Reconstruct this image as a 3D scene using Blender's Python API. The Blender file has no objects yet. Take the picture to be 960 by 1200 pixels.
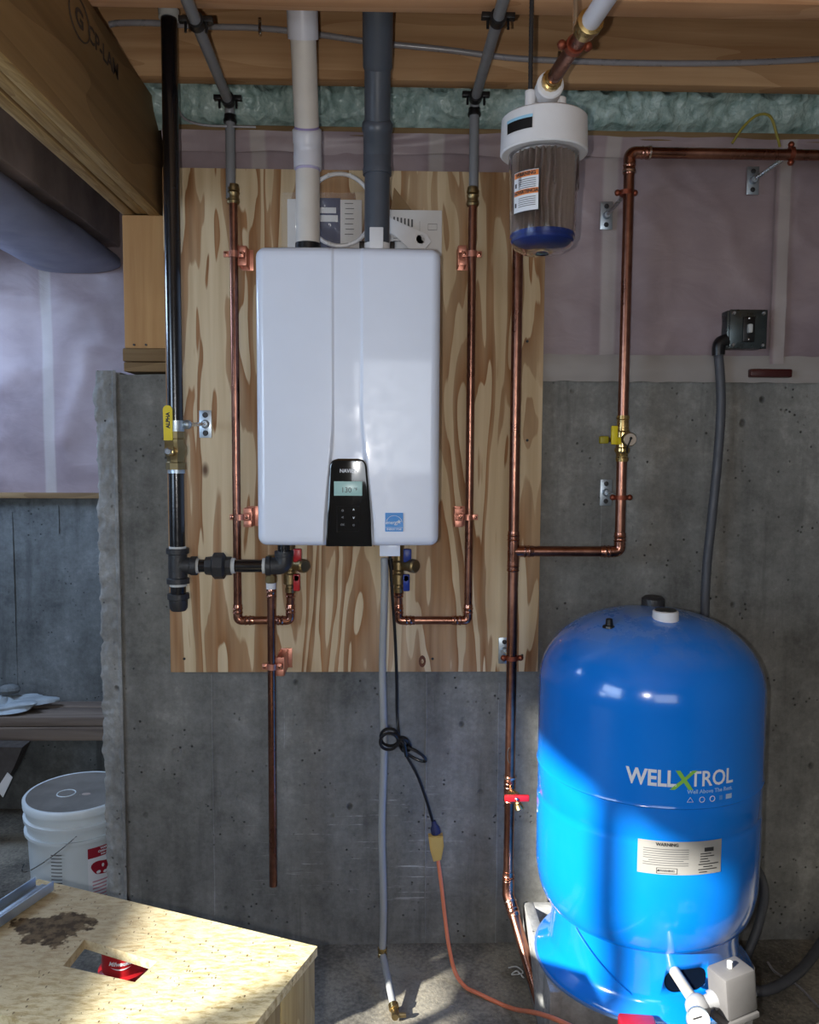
import bpy, bmesh, math, random
from mathutils import Vector, Matrix, noise
random.seed(7)
PI = math.pi
V = Vector
scene = bpy.context.scene
COL = scene.collection

# ------------------------------------------------------------------ camera, world, light, exposure
F = 960.0                                   # focal length in pixels of the 960x1200 frame
CAM = V((0.0, -2.35, 1.48))
PITCH, YAW, ROLL = math.radians(4.4), math.radians(1.5), math.radians(0.31)
RM = Matrix.Rotation(-YAW, 3, 'Z') @ Matrix.Rotation(PI/2 - PITCH, 3, 'X') @ Matrix.Rotation(ROLL, 3, 'Z')
cd = bpy.data.cameras.new('camera'); cam = bpy.data.objects.new('camera', cd); COL.objects.link(cam)
cam.matrix_world = Matrix.Translation(CAM) @ RM.to_4x4()
cd.sensor_fit = 'VERTICAL'; cd.sensor_height = 24.0; cd.sensor_width = 24.0; cd.lens = F/1200*24.0
cd.clip_start = 0.02; cd.clip_end = 200
scene.camera = cam
scene.view_settings.view_transform = 'Standard'; scene.view_settings.look = 'None'
scene.view_settings.gamma = 1.0; scene.view_settings.use_curve_mapping = False
scene.view_settings.exposure = 0.60

w = bpy.data.worlds.new('daylight'); scene.world = w; w.use_nodes = True
w.node_tree.nodes['Background'].inputs[0].default_value = (0.55, 0.75, 1.0, 1)
w.node_tree.nodes['Background'].inputs[1].default_value = 2.5

def light(name, kind, loc, energy, color, to=None, **kw):
    ld = bpy.data.lights.new(name, kind); ld.energy = energy; ld.color = color
    for k, v in kw.items(): setattr(ld, k, v)
    o = bpy.data.objects.new(name, ld); COL.objects.link(o); o.location = loc
    if to is not None: o.rotation_euler = (V(to) - V(loc)).to_track_quat('-Z', 'Y').to_euler()
    return o
SUN = V((0.82, 0.57, -0.46))
light('sun', 'SUN', (-4, -4, 4), 9.5, (1.0, 0.97, 0.88), to=V((-4, -4, 4)) + SUN, angle=0.02)
light('phone_flash', 'POINT', (-0.055, -2.36, 1.465), 23.0, (1.0, 0.965, 0.93), shadow_soft_size=0.008)
light('left_window_daylight', 'AREA', (-2.13, -2.2, 1.62), 17.0, (0.60, 0.77, 1.0), to=(0, -1.0, 1.1),
      shape='RECTANGLE', size=1.5, size_y=0.9)
light('recess_window_daylight', 'AREA', (-1.95, 0.25, 2.05), 17.0, (0.50, 0.68, 1.0), to=(-1.35, 0.45, 0.0),
      shape='RECTANGLE', size=0.8, size_y=0.7)
light('rear_fill', 'AREA', (0.5, -4.2, 1.7), 9.0, (0.85, 0.92, 1.0), to=(0.2, 0, 1.0),
      shape='RECTANGLE', size=1.4, size_y=0.8)  # ambient fill added behind the camera; the rear wall has no opening

def ray(px, py):
    return RM @ V(((px-480)/F, (600-py)/F, -1.0))
def A(px, py, y):                            # the point of the plane y = const seen at a pixel
    d = ray(px, py); return CAM + d*((y-CAM.y)/d.y)
def AZ(px, py, z):
    d = ray(px, py); return CAM + d*((z-CAM.z)/d.z)
def X(px, py, y): return A(px, py, y).x
def Z(px, py, y): return A(px, py, y).z

# ------------------------------------------------------------------ mesh builder
class MB:
    def __init__(s): s.v = []; s.f = []; s.flat = set()
    def add(s, vs, fs, flat=False):
        b = len(s.v); s.v += [V(p) for p in vs]
        for f in fs:
            if flat: s.flat.add(len(s.f))
            s.f.append([b+i for i in f])
        return s
    def box(s, a, b, ch=0.0, rot=0.0, about=None):
        a, b = V(a), V(b); lo = V([min(a[i], b[i]) for i in range(3)]); hi = V([max(a[i], b[i]) for i in range(3)])
        bm = bmesh.new(); bmesh.ops.create_cube(bm, size=1)
        for v in bm.verts: v.co = V([(lo[i]+hi[i])/2 + v.co[i]*(hi[i]-lo[i]) for i in range(3)])
        if ch > 0: bmesh.ops.bevel(bm, geom=bm.edges[:], offset=min(ch, .45*min(hi-lo)), segments=2, affect='EDGES', profile=0.5)
        if rot:
            c = V(about) if about else (lo+hi)/2; R = Matrix.Rotation(rot, 3, 'Z')
            for v in bm.verts: v.co = c + R @ (v.co-c)
        bm.verts.index_update()
        s.add([v.co.copy() for v in bm.verts], [[v.index for v in f.verts] for f in bm.faces]); bm.free(); return s
    def obox(s, c, ex, ey, ez, hx, hy, hz, ch=0.0):   # oriented box
        m = MB().box((-hx, -hy, -hz), (hx, hy, hz), ch)
        ex, ey, ez = V(ex).normalized(), V(ey).normalized(), V(ez).normalized()
        return s.add([V(c)+ex*p.x+ey*p.y+ez*p.z for p in m.v], m.f)
    def prof(s, p, ax, pr, seg=20, caps=True, start=0.0):   # turned shape: pr = [(t along axis, radius)]
        p, ax = V(p), V(ax).normalized()
        u = ax.orthogonal().normalized()
        if abs(ax.z) > .99: u = V((1, 0, 0))
        elif abs(ax.x) > .99 or abs(ax.y) > .99: u = V((0, 0, 1))
        w_ = ax.cross(u)
        vs, fs = [], []
        for t, r in pr:
            for k in range(seg):
                a = start + 2*PI*k/seg; vs.append(p + ax*t + (u*math.cos(a)+w_*math.sin(a))*r)
        for i in range(len(pr)-1):
            for k in range(seg):
                k2 = (k+1) % seg
                fs.append([i*seg+k, i*seg+k2, (i+1)*seg+k2, (i+1)*seg+k])
        if caps:
            fs.append([k for k in range(seg)][::-1]); fs.append([(len(pr)-1)*seg+k for k in range(seg)])
        return s.add(vs, fs)
    def cyl(s, a, b, r, seg=18, r2=None, ch=0.0):
        a, b = V(a), V(b); L = (b-a).length; r2 = r if r2 is None else r2
        if ch: pr = [(0, r-ch), (ch, r), (L-ch, r2), (L, r2-ch)]
        else: pr = [(0, r), (L, r2)]
        return s.prof(a, b-a, pr, seg)
    def tube(s, pts, r, seg=12, closed=False, rs=None):
        pts = [V(p) for p in pts]; n = len(pts); vs, fs = [], []
        up = None
        for i, p in enumerate(pts):
            if closed: t = pts[(i+1) % n]-pts[i-1]
            else: t = pts[min(i+1, n-1)]-pts[max(i-1, 0)]
            t.normalize()
            if up is None: up = t.orthogonal().normalized()
            else:
                up = up - t*up.dot(t)
                up = up.normalized() if up.length > 1e-6 else t.orthogonal().normalized()
            w_ = t.cross(up); rr = rs[i] if rs else r
            for k in range(seg):
                a = 2*PI*k/seg; vs.append(p+(up*math.cos(a)+w_*math.sin(a))*rr)
        m = n if closed else n-1
        for i in range(m):
            j = (i+1) % n
            for k in range(seg):
                k2 = (k+1) % seg; fs.append([i*seg+k, i*seg+k2, j*seg+k2, j*seg+k])
        if not closed: fs.append(list(range(seg))[::-1]); fs.append([(n-1)*seg+k for k in range(seg)])
        return s.add(vs, fs)
    def sphere(s, c, r, sx=1, sy=1, sz=1, seg=16, rings=10):
        c = V(c); vs, fs = [], []
        for i in range(1, rings):
            a = PI*i/rings
            for k in range(seg):
                b = 2*PI*k/seg; vs.append(c+V((sx*math.sin(a)*math.cos(b), sy*math.sin(a)*math.sin(b), sz*math.cos(a)))*r)
        for i in range(rings-2):
            for k in range(seg):
                k2 = (k+1) % seg; fs.append([i*seg+k, (i+1)*seg+k, (i+1)*seg+k2, i*seg+k2])
        vs += [c+V((0, 0, sz*r)), c-V((0, 0, sz*r))]; t = len(vs)-2
        for k in range(seg):
            k2 = (k+1) % seg; fs.append([t, k, k2]); fs.append([t+1, (rings-2)*seg+k2, (rings-2)*seg+k])
        return s.add(vs, fs)
    def grid(s, fn, nu, nv, flip=False):
        vs = [fn(i/nu, j/nv) for j in range(nv+1) for i in range(nu+1)]
        fs = []
        for j in range(nv):
            for i in range(nu):
                a = j*(nu+1)+i; q = [a, a+1, a+nu+2, a+nu+1]; fs.append(q[::-1] if flip else q)
        return s.add(vs, fs)
    def prism(s, outline, d, ch=0.0):        # outline: 3D points in a plane; d: extrusion vector
        bm = bmesh.new(); vs = [bm.verts.new(V(p)) for p in outline]; f = bm.faces.new(vs)
        r = bmesh.ops.extrude_face_region(bm, geom=[f])
        nv = [e for e in r['geom'] if isinstance(e, bmesh.types.BMVert)]
        for v in nv: v.co += V(d)
        if ch > 0:
            es = [e for e in bm.edges if all(v in nv for v in e.verts)]
            bmesh.ops.bevel(bm, geom=es, offset=ch, segments=2, affect='EDGES')
        bmesh.ops.recalc_face_normals(bm, faces=bm.faces[:]); bm.verts.index_update()
        s.add([v.co.copy() for v in bm.verts], [[v.index for v in f.verts] for f in bm.faces]); bm.free(); return s
    def warp(s, fn): s.v = [V(fn(p)) for p in s.v]; return s

def wl(o):
    p = V((0, 0, 0))
    while o is not None: p += V(o.location); o = o.parent
    return p
def mk(name, mb, mat, parent=None, ang=35, label=None, keep_origin=False):
    off = wl(parent) if parent else V((0, 0, 0))
    loc = V((0, 0, 0))
    if parent is None and not keep_origin and mb.v:
        loc = V(((min(p.x for p in mb.v)+max(p.x for p in mb.v))/2, (min(p.y for p in mb.v)+max(p.y for p in mb.v))/2, min(p.z for p in mb.v)))
    me = bpy.data.meshes.new(name); me.from_pydata([p-off-loc for p in mb.v], [], mb.f); me.validate(); me.update()
    bm = bmesh.new(); bm.from_mesh(me); bmesh.ops.recalc_face_normals(bm, faces=bm.faces[:]); bm.to_mesh(me); bm.free()
    for p in me.polygons: p.use_smooth = True
    me.set_sharp_from_angle(angle=math.radians(ang))
    me.materials.append(mat)
    o = bpy.data.objects.new(name, me); COL.objects.link(o); o.location = loc
    if parent: o.parent = parent
    if label: o['label'] = label
    return o
def thing(name, label, cat, loc, group=None):
    o = bpy.data.objects.new(name, None); COL.objects.link(o); o.location = loc; o.empty_display_size = .05
    return tag(o, label, cat, group)
def tag(o, label, cat, group=None, kind=None):
    o['label'] = label; o['category'] = cat
    if group: o['group'] = group
    if kind: o['kind'] = kind
    return o
def struct(name, mb, mat, parent=None, ang=35, label=None):
    o = mk(name, mb, mat, parent, ang, keep_origin=True)
    if not parent: o['kind'] = 'structure'
    if label: o['label'] = label
    return o

def bend(pts, R, n=8):                        # path with rounded corners
    pts = [V(p) for p in pts]; out = [pts[0]]
    for i in range(1, len(pts)-1):
        a, b, c = pts[i-1], pts[i], pts[i+1]
        u, v_ = (a-b).normalized(), (c-b).normalized()
        ang = u.angle(v_)
        t = min(R/math.tan(ang/2), .48*(a-b).length, .48*(c-b).length)
        for k in range(n+1):
            s_ = k/n; p0, p1 = b+u*t, b+v_*t
            out.append(p0*(1-s_)**2 + b*2*s_*(1-s_) + p1*s_**2)
    out.append(pts[-1]); return out
def spline(pts, n=8):                         # Catmull-Rom through points
    pts = [V(p) for p in pts]; P = [pts[0]*2-pts[1]] + pts + [pts[-1]*2-pts[-2]]; out = []
    for i in range(1, len(P)-2):
        for k in range(n):
            t = k/n; a, b, c, d = P[i-1], P[i], P[i+1], P[i+2]
            out.append(0.5*((2*b)+(c-a)*t+(2*a-5*b+4*c-d)*t*t+(3*b-a-3*c+d)*t**3))
    out.append(pts[-1]); return out

_tc = {}
def text_mb(txt, size, ext=0.0005, bold=0.0, align='CENTER', place=None, shear=0.0, sx=1.0):
    c = bpy.data.curves.new('t', 'FONT'); c.body = txt; c.size = size; c.extrude = ext; c.offset = bold; c.align_x = align; c.align_y = 'CENTER'
    c.shear = shear; c.resolution_u = 3
    o = bpy.data.objects.new('t', c); COL.objects.link(o)
    dg = bpy.context.evaluated_depsgraph_get(); me = bpy.data.meshes.new_from_object(o.evaluated_get(dg))
    vs = [V((v.co.x*sx, v.co.y, v.co.z)) for v in me.vertices]; fs = [list(p.vertices) for p in me.polygons]
    bpy.data.objects.remove(o); bpy.data.curves.remove(c); bpy.data.meshes.remove(me)
    m = MB(); m.add([place(p) if place else p for p in vs], fs); return m
def planar(o, ex, ey):
    o, ex, ey = V(o), V(ex).normalized(), V(ey).normalized(); n = ex.cross(ey)
    return lambda p: o+ex*p.x+ey*p.y+n*p.z
FRONT = lambda o: planar(o, (1, 0, 0), (0, 0, 1))   # ex x ey = -y, towards the camera

# ------------------------------------------------------------------ materials
class NT:
    def __init__(s, name):
        s.m = bpy.data.materials.new(name); s.m.use_nodes = True; s.t = s.m.node_tree
        s.b = s.t.nodes['Principled BSDF']; s.geo = s.t.nodes.new('ShaderNodeNewGeometry')
        s.pos = s.geo.outputs['Position']
    def n(s, ty, ins=None, **pr):
        nd = s.t.nodes.new('ShaderNode'+ty)
        for k, v in pr.items(): setattr(nd, k, v)
        for k, v in (ins or {}).items():
            if isinstance(v, bpy.types.NodeSocket): s.t.links.new(v, nd.inputs[k])
            else: nd.inputs[k].default_value = v
        return nd
    def map(s, scale, loc=(0, 0, 0), rot=(0, 0, 0), vec=None):
        return s.n('Mapping', {'Vector': vec or s.pos, 'Scale': scale, 'Location': loc, 'Rotation': rot}).outputs[0]
    def noise(s, scale, detail=4, vec=None, rough=.5, dist=0.0):
        return s.n('TexNoise', {'Vector': vec or s.pos, 'Scale': scale, 'Detail': detail, 'Roughness': rough, 'Distortion': dist}).outputs['Fac']
    def voro(s, scale, vec=None, feature='F1'):
        return s.n('TexVoronoi', {'Vector': vec or s.pos, 'Scale': scale}, feature=feature).outputs['Distance']
    def math(s, op, a, b=0.0, clamp=False):
        nd = s.n('Math', {0: a, 1: b}, operation=op, use_clamp=clamp); return nd.outputs[0]
    def ramp(s, fac, stops, interp='LINEAR'):
        nd = s.n('ValToRGB', {'Fac': fac}); cr = nd.color_ramp; cr.interpolation = interp
        while len(cr.elements) < len(stops): cr.elements.new(.5)
        for e, (p, c) in zip(cr.elements, stops):
            e.position = p; e.color = (c, c, c, 1) if isinstance(c, (int, float)) else (*c, 1)
        return nd.outputs[0]
    def mix(s, fac, a, b, blend='MIX'):
        nd = s.n('Mix', data_type='RGBA', blend_type=blend)
        for idx, v in ((0, fac), (6, a), (7, b)):
            if isinstance(v, bpy.types.NodeSocket): s.t.links.new(v, nd.inputs[idx])
            elif idx == 0: nd.inputs[0].default_value = v
            else: nd.inputs[idx].default_value = (*v, 1) if len(v) == 3 else v
        return nd.outputs[2]
    def set(s, **kw):
        for k, v in kw.items():
            k = {'color': 'Base Color', 'rough': 'Roughness', 'metal': 'Metallic', 'coat': 'Coat Weight', 'coatr': 'Coat Roughness', 'trans': 'Transmission Weight',
                 'ior': 'IOR', 'spec': 'Specular IOR Level', 'alpha': 'Alpha', 'em': 'Emission Color', 'ems': 'Emission Strength'}.get(k, k)
            if isinstance(v, bpy.types.NodeSocket): s.t.links.new(v, s.b.inputs[k])
            elif isinstance(v, tuple) and len(v) == 3: s.b.inputs[k].default_value = (*v, 1)
            else: s.b.inputs[k].default_value = v
        return s
    def bump(s, h, strength=.3, dist=.01):
        nd = s.n('Bump', {'Height': h, 'Strength': strength, 'Distance': dist})
        s.t.links.new(nd.outputs[0], s.b.inputs['Normal']); return s

def c8(r, g, b):                              # sRGB 0..255 to linear
    f = lambda c: (c/255/12.92) if c/255 <= .04045 else ((c/255+.055)/1.055)**2.4
    return (f(r), f(g), f(b))
def plain(name, col, rough=.5, metal=0.0, var=.12, vs=18, bump=0.0, bs=120, **kw):
    n = NT(name); f = n.noise(vs, 4)
    a = tuple(c*(1-var) for c in col); b = tuple(min(1, c*(1+var)) for c in col)
    n.set(color=n.ramp(f, [(.3, a), (.7, b)]), metal=metal, rough=n.ramp(n.noise(vs*2.3, 3), [(.3, max(0, rough*.8)), (.7, min(1, rough*1.25))]), **kw)
    if bump: n.bump(n.noise(bs, 3), bump, .002)
    return n.m
M = {}
def concrete(name, tint=(1, 1, 1), k=1.0, scratches=True):
    n = NT(name)
    big = n.noise(1.7, 6, rough=.6); st = n.noise(1, 5, vec=n.map((9, 9, .9)), rough=.6); fine = n.noise(60, 6, rough=.7)
    mid = n.noise(11, 6, rough=.72)
    f = n.math('ADD', n.math('MULTIPLY', n.math('ADD', big, mid), .31), n.math('ADD', n.math('MULTIPLY', st, .24), n.math('MULTIPLY', fine, .17)))
    T = lambda g: tuple(g*k*t for t in tint)
    col = n.ramp(f, [(.37, T(.065)), (.47, T(.145)), (.545, T(.205)), (.65, T(.34))])
    # bug holes of two sizes
    d1 = n.voro(15, n.map((1, 1, .8))); sel = n.noise(5.3, 2)
    p1 = n.math('MULTIPLY', n.ramp(d1, [(.07, 1.0), (.15, 0.0)]), n.ramp(sel, [(.56, 0.0), (.62, 1.0)]))
    d2 = n.voro(44); p2 = n.math('MULTIPLY', n.ramp(d2, [(.09, 1.0), (.17, 0.0)]), n.ramp(n.noise(7.1, 2), [(.50, 0.0), (.6, 1.0)]))
    pits = n.math('MAXIMUM', p1, p2)
    col = n.mix(n.math('MULTIPLY', pits, .85), col, T(.035))
    # dark weeping streaks
    sk = n.ramp(n.noise(1, 4, vec=n.map((13, 13, 1.5), loc=(3, 1, 2)), rough=.65), [(.58, 0.0), (.72, 1.0)])
    col = n.mix(n.math('MULTIPLY', sk, .6), col, T(.075))
    if scratches:                              # pale lime scratches low on the wall
        sc_ = n.ramp(n.noise(1, 5, vec=n.map((5, 5, 90), rot=(0, .09, 0)), rough=.7), [(.60, 0.0), (.66, 1.0)])
        sep = n.n('SeparateXYZ', {0: n.pos}).outputs
        zz = n.ramp(n.math('DIVIDE', sep[2], 2.0), [(.05, 0.0), (.09, 1.0), (.22, 1.0), (.27, 0.0)])
        xx = n.ramp(n.math('ADD', n.math('DIVIDE', sep[0], 2.0), .5), [(.28, 0.0), (.36, 1.0), (.56, 1.0), (.62, 0.0)])
        col = n.mix(n.math('MULTIPLY', n.math('MULTIPLY', sc_, zz), n.math('MULTIPLY', xx, .7)), col, (.55, .55, .53))
    n.set(color=col, rough=.85, spec=.3)
    h = n.math('SUBTRACT', n.math('ADD', n.math('MULTIPLY', fine, .35), n.math('MULTIPLY', n.noise(14, 5), .6)), n.math('MULTIPLY', pits, 1.4))
    n.bump(h, .7, .007); return n.m
M['concrete'] = concrete('poured_concrete', (1, .99, .92), 1.0)
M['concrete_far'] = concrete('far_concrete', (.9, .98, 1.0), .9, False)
M['edge'] = concrete('broken_edge_concrete', (1, 1, .97), 1.35, False)
M['block'] = concrete('concrete_block', (1, 1, .98), 1.5, False)
def floor_mat():
    n = NT('dusty_slab'); a = n.noise(2.2, 6, rough=.65); b = n.noise(90, 4)
    f = n.math('ADD', n.math('MULTIPLY', a, .8), n.math('MULTIPLY', b, .25))
    col = n.ramp(f, [(.38, c8(66, 63, 58)), (.5, c8(108, 104, 96)), (.62, c8(150, 144, 130))])
    g = n.voro(130); gr = n.math('MULTIPLY', n.ramp(g, [(.1, 1.0), (.2, 0.0)]), n.ramp(n.noise(9, 3), [(.45, 0.0), (.6, 1.0)]))
    col = n.mix(n.math('MULTIPLY', gr, .8), col, c8(190, 180, 150))
    n.set(color=col, rough=.9, spec=.25); n.bump(n.math('ADD', b, n.math('MULTIPLY', gr, 1.5)), .5, .004); return n.m
M['floor'] = floor_mat()

def plywood():
    n = NT('plywood_face')
    v = n.noise(1, 3.0, vec=n.map((8.0, 5, .9), loc=(1.3, 0, .4)), rough=.45, dist=.3)
    c = n.math('FRACT', n.math('MULTIPLY', v, 8.5))
    ed = n.noise(1, 4, vec=n.map((60, 60, 5)))
    c2 = n.math('ADD', c, n.math('MULTIPLY', n.math('SUBTRACT', ed, .5), .16))
    band = n.ramp(c2, [(.03, 1.0), (.06, 0.0), (.52, 0.0), (.56, .7), (.8, .85), (1.0, 1.0)])
    gate = n.ramp(n.noise(1, 3, vec=n.map((3.1, 3, .7), loc=(5, 0, 1))), [(.34, .45), (.46, 1.0)])
    lt = n.ramp(n.noise(1, 5, vec=n.map((35, 35, 1.6))), [(.3, c8(196, 172, 136)), (.7, c8(222, 202, 168))])
    dk = n.ramp(n.noise(1, 5, vec=n.map((70, 70, 3))), [(.3, c8(134, 94, 60)), (.7, c8(168, 124, 84))])
    col = n.mix(n.math('MULTIPLY', band, gate), lt, dk)
    sp = n.math('MULTIPLY', n.ramp(n.voro(3.2, n.map((1.6, 1, .8))), [(.03, 1.0), (.07, 0.0)]), .9)
    col = n.mix(sp, col, c8(80, 45, 25))
    n.set(color=col, rough=.65, spec=.3)
    n.bump(n.math('ADD', n.noise(1, 4, vec=n.map((160, 160, 8))), n.math('MULTIPLY', band, .4)), .25, .002); return n.m
M['plywood'] = plywood()
def lumber(name, axis, light_, dark, knots=True, k=1.0, gs=1.0, kscale=2.2):
    n = NT(name); sc = [26*gs, 26*gs, 26*gs]; sc[axis] = 1.2*gs
    g = n.noise(1, 4, vec=n.map(tuple(sc)), rough=.6, dist=.6)
    sc2 = [5.0*gs]*3; sc2[axis] = .55*gs
    g2 = n.math('FRACT', n.math('MULTIPLY', n.noise(1, 2, vec=n.map(tuple(sc2)), dist=.5), 7))
    f = n.math('ADD', n.math('MULTIPLY', g, .6), n.math('MULTIPLY', n.ramp(g2, [(0, 0.0), (.7, .6), (1, 1.0)]), .14))
    col = n.ramp(f, [(.2, light_), (.52, dark)])
    if knots:
        s3 = [1.0]*3; s3[axis] = .7
        kd = n.voro(kscale, n.map(tuple(s3), loc=(.3, .2, .7)))
        col = n.mix(n.ramp(kd, [(.02, 1.0), (.055, .35), (.09, 0.0)]), col, tuple(c*.25 for c in dark))
    st = n.noise(2.1, 4); col = n.mix(n.ramp(st, [(.4, 0.0), (.75, .35)]), col, tuple(c*.55 for c in dark))
    n.set(color=col, rough=.75, spec=.25); n.bump(g, .3, .003); return n.m
M['joist'] = lumber('joist_lumber', 0, c8(200, 163, 122), c8(160, 120, 82))
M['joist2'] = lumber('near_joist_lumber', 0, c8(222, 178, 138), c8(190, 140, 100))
M['stud'] = lumber('post_lumber', 2, c8(205, 165, 115), c8(168, 122, 78), kscale=3.4)
M['sill'] = lumber('treated_sill', 0, c8(150, 125, 90), c8(112, 88, 60), knots=False)
M['lvl'] = lumber('veneer_beam_face', 1, c8(158, 126, 82), c8(118, 90, 54), kscale=1.6, gs=.6)
M['lvl_edge'] = lumber('veneer_beam_edge', 1, c8(196, 164, 108), c8(140, 108, 62), knots=False, gs=4.5)
M['grey_wood'] = lumber('weathered_plank', 0, c8(140, 125, 112), c8(96, 84, 76), knots=False)
M['stool_side'] = lumber('stool_side_lumber', 2, c8(205, 188, 140), c8(150, 128, 84), knots=False, gs=2.2)
def strand():
    n = NT('strand_board_top'); d = n.noise(1, 5, vec=n.map((40, 120, 60), rot=(0, 0, .5)), rough=.7)
    base = n.ramp(d, [(.36, c8(186, 164, 114)), (.56, c8(234, 220, 178))])
    sp = n.math('MULTIPLY', n.ramp(n.voro(95, n.map((1, .55, 1), rot=(0, 0, .6))), [(.12, 1.0), (.18, 0.0)]), n.ramp(n.noise(12, 2), [(.42, 0.0), (.52, 1.0)]))
    col = n.mix(n.math('MULTIPLY', sp, .8), base, c8(96, 78, 52))
    # dried mud: a patch left of the hole
    p = n.n('VectorMath', {0: n.pos, 1: tuple(MUD)}, operation='DISTANCE').outputs['Value']
    w1 = n.math('ADD', p, n.math('MULTIPLY', n.math('SUBTRACT', n.noise(16, 4, rough=.6), .5), .17))
    dust = n.ramp(w1, [(.10, 1.0), (.34, 0.0)])
    col = n.mix(n.math('MULTIPLY', dust, .7), col, c8(146, 130, 108))
    mud = n.ramp(w1, [(.052, 1.0), (.058, 0.0)])
    col = n.mix(mud, col, n.ramp(n.noise(70, 4), [(.4, c8(66, 54, 40)), (.6, c8(104, 88, 66))]))
    n.set(color=col, rough=.8, spec=.2); n.bump(n.math('ADD', d, n.math('MULTIPLY', sp, -.6)), .6, .003); return n.m
MUD = AZ(62, 1087, .58)
M['strand'] = strand()
def film():
    n = NT('vapor_barrier_film')
    big = n.noise(2.6, 4, rough=.55); cr = n.noise(1, 5, vec=n.map((7, 7, 13)), rough=.6, dist=.8)
    sep = n.n('SeparateXYZ', {0: n.pos}).outputs
    col = n.ramp(n.math('ADD', n.math('MULTIPLY', big, .7), n.math('MULTIPLY', cr, .3)), [(.35, c8(128, 113, 118)), (.5, c8(146, 130, 134)), (.68, c8(164, 148, 150))])
    # studs show through the sheet every 24 inches
    sx = n.math('ABSOLUTE', n.math('SUBTRACT', n.math('FRACT', n.math('DIVIDE', n.math('ADD', sep[0], -.62+.245+4.9), .49)), .5))
    stud = n.ramp(sx, [(.035, 1.0), (.05, 0.0)])
    col = n.mix(n.math('MULTIPLY', stud, .4), col, c8(190, 186, 178))
    n.set(color=col, rough=.5, spec=.4, coat=.12, coatr=.3); n.bump(cr, .25, .01); return n.m
M['film'] = film()
def foam():
    n = NT('spray_foam'); f = n.noise(26, 5, rough=.6)
    n.set(color=n.ramp(f, [(.3, c8(116, 142, 136)), (.7, c8(176, 194, 188))]), rough=.25, spec=.5)
    n.bump(n.math('ADD', n.noise(48, 4), n.voro(30)), .7, .012); return n.m
M['foam'] = foam()
def copper():
    n = NT('copper'); a = n.noise(9, 4, vec=n.map((1, 1, .35)), rough=.6); b = n.noise(60, 3)
    col = n.ramp(n.math('ADD', n.math('MULTIPLY', a, .7), n.math('MULTIPLY', b, .3)), [(.35, c8(122, 82, 70)), (.5, c8(150, 106, 90)), (.66, c8(176, 128, 108))])
    n.set(color=col, metal=1.0, rough=n.ramp(a, [(.3, .22), (.7, .36)])); return n.m
M['copper'] = copper()
M['copper_bright'] = plain('copper_fitting', c8(172, 122, 104), .24, 1.0)
M['copper_flat'] = plain('copper_coated_strap', c8(206, 142, 122), .42, .8)
M['copper_dark'] = plain('copper_split_ring', c8(146, 80, 60), .5, .8)
M['solder'] = plain('solder_ring', c8(205, 190, 180), .25, 1.0)
M['brass'] = plain('brass', c8(196, 168, 112), .28, 1.0)
M['brass_dull'] = plain('dull_brass', c8(150, 132, 96), .4, 1.0)
M['steel'] = plain('zinc_plate', c8(178, 190, 200), .38, .85)
M['rod'] = plain('zinc_rod', c8(205, 208, 210), .25, 1.0)
M['black_pipe'] = plain('black_iron_pipe', c8(16, 16, 20), .22, 0.0, coat=.6, coatr=.12, bump=.1)
M['black_cast'] = plain('black_cast_fitting', c8(42, 42, 44), .48, 0.0, bump=.6, bs=160)
M['dope'] = plain('white_thread_sealant', c8(190, 192, 190), .6)
M['white_enamel'] = plain('white_enamel', c8(224, 232, 248), .38, 0.0, var=.01, coat=.7, coatr=.05)
M['white_plastic'] = plain('white_plastic', c8(222, 222, 224), .35, 0.0, var=.04)
M['pvc'] = plain('cream_pvc', c8(208, 202, 194), .42, 0.0, var=.05)
M['pvc_white'] = plain('white_pvc_fitting', c8(206, 206, 214), .35, 0.0, var=.03)
M['pvc_grey'] = plain('dark_grey_polypropylene', c8(76, 82, 92), .38, 0.0, var=.06)
M['pex'] = plain('grey_tube', c8(128, 130, 134), .4, 0.0, var=.05)
M['conduit'] = plain('light_grey_tube', c8(152, 154, 154), .45, 0.0, var=.05)
M['flex'] = plain('dark_grey_flex_conduit', c8(74, 76, 82), .5, 0.0, var=.08)
M['cable'] = plain('grey_cable_jacket', c8(140, 138, 142), .3, 0.0, var=.1, coat=.4, coatr=.2)
M['black_plastic'] = plain('black_plastic', c8(18, 18, 20), .35, 0.0, var=.1)
M['black_gloss'] = plain('black_gloss_panel', c8(8, 8, 10), .06, 0.0, var=.02, coat=1.0, coatr=.03)
M['red'] = plain('red_plastic', c8(176, 26, 34), .35, 0.0, var=.08)
M['blue_plastic'] = plain('dark_blue_plastic', c8(20, 50, 130), .35, 0.0, var=.08)
M['yellow'] = plain('yellow_handle', c8(216, 194, 20), .45, 0.0, var=.06)
M['yellow_wire'] = plain('yellow_wire_jacket', c8(150, 140, 60), .5)
M['orange'] = plain('orange_cord_jacket', c8(226, 128, 92), .4, 0.0, var=.06)
M['tan'] = plain('tan_connector', c8(196, 160, 88), .45, 0.0, var=.06)
M['paper'] = plain('paper', c8(216, 214, 212), .7, 0.0, var=.02)
M['label'] = plain('label_foil', c8(150, 148, 144), .45, 0.0, var=.02)
M['ink'] = plain('black_ink', c8(40, 40, 42), .6, 0.0, var=.02)
M['grey_ink'] = plain('grey_ink', c8(84, 84, 86), .6, 0.0, var=.02)
M['white_ink'] = plain('white_print', c8(222, 226, 232), .5, 0.0, var=.01)
M['dim_ink'] = plain('dim_print', c8(90, 92, 96), .5, 0.0, var=.01)
M['green_ink'] = plain('green_print', c8(130, 190, 70), .5, 0.0, var=.02)
M['wood_ink'] = plain('stamped_ink', c8(62, 46, 32), .8, 0.0, var=.25)
M['red_ink'] = plain('red_print', c8(150, 20, 42), .5, 0.0, var=.05)
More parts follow.
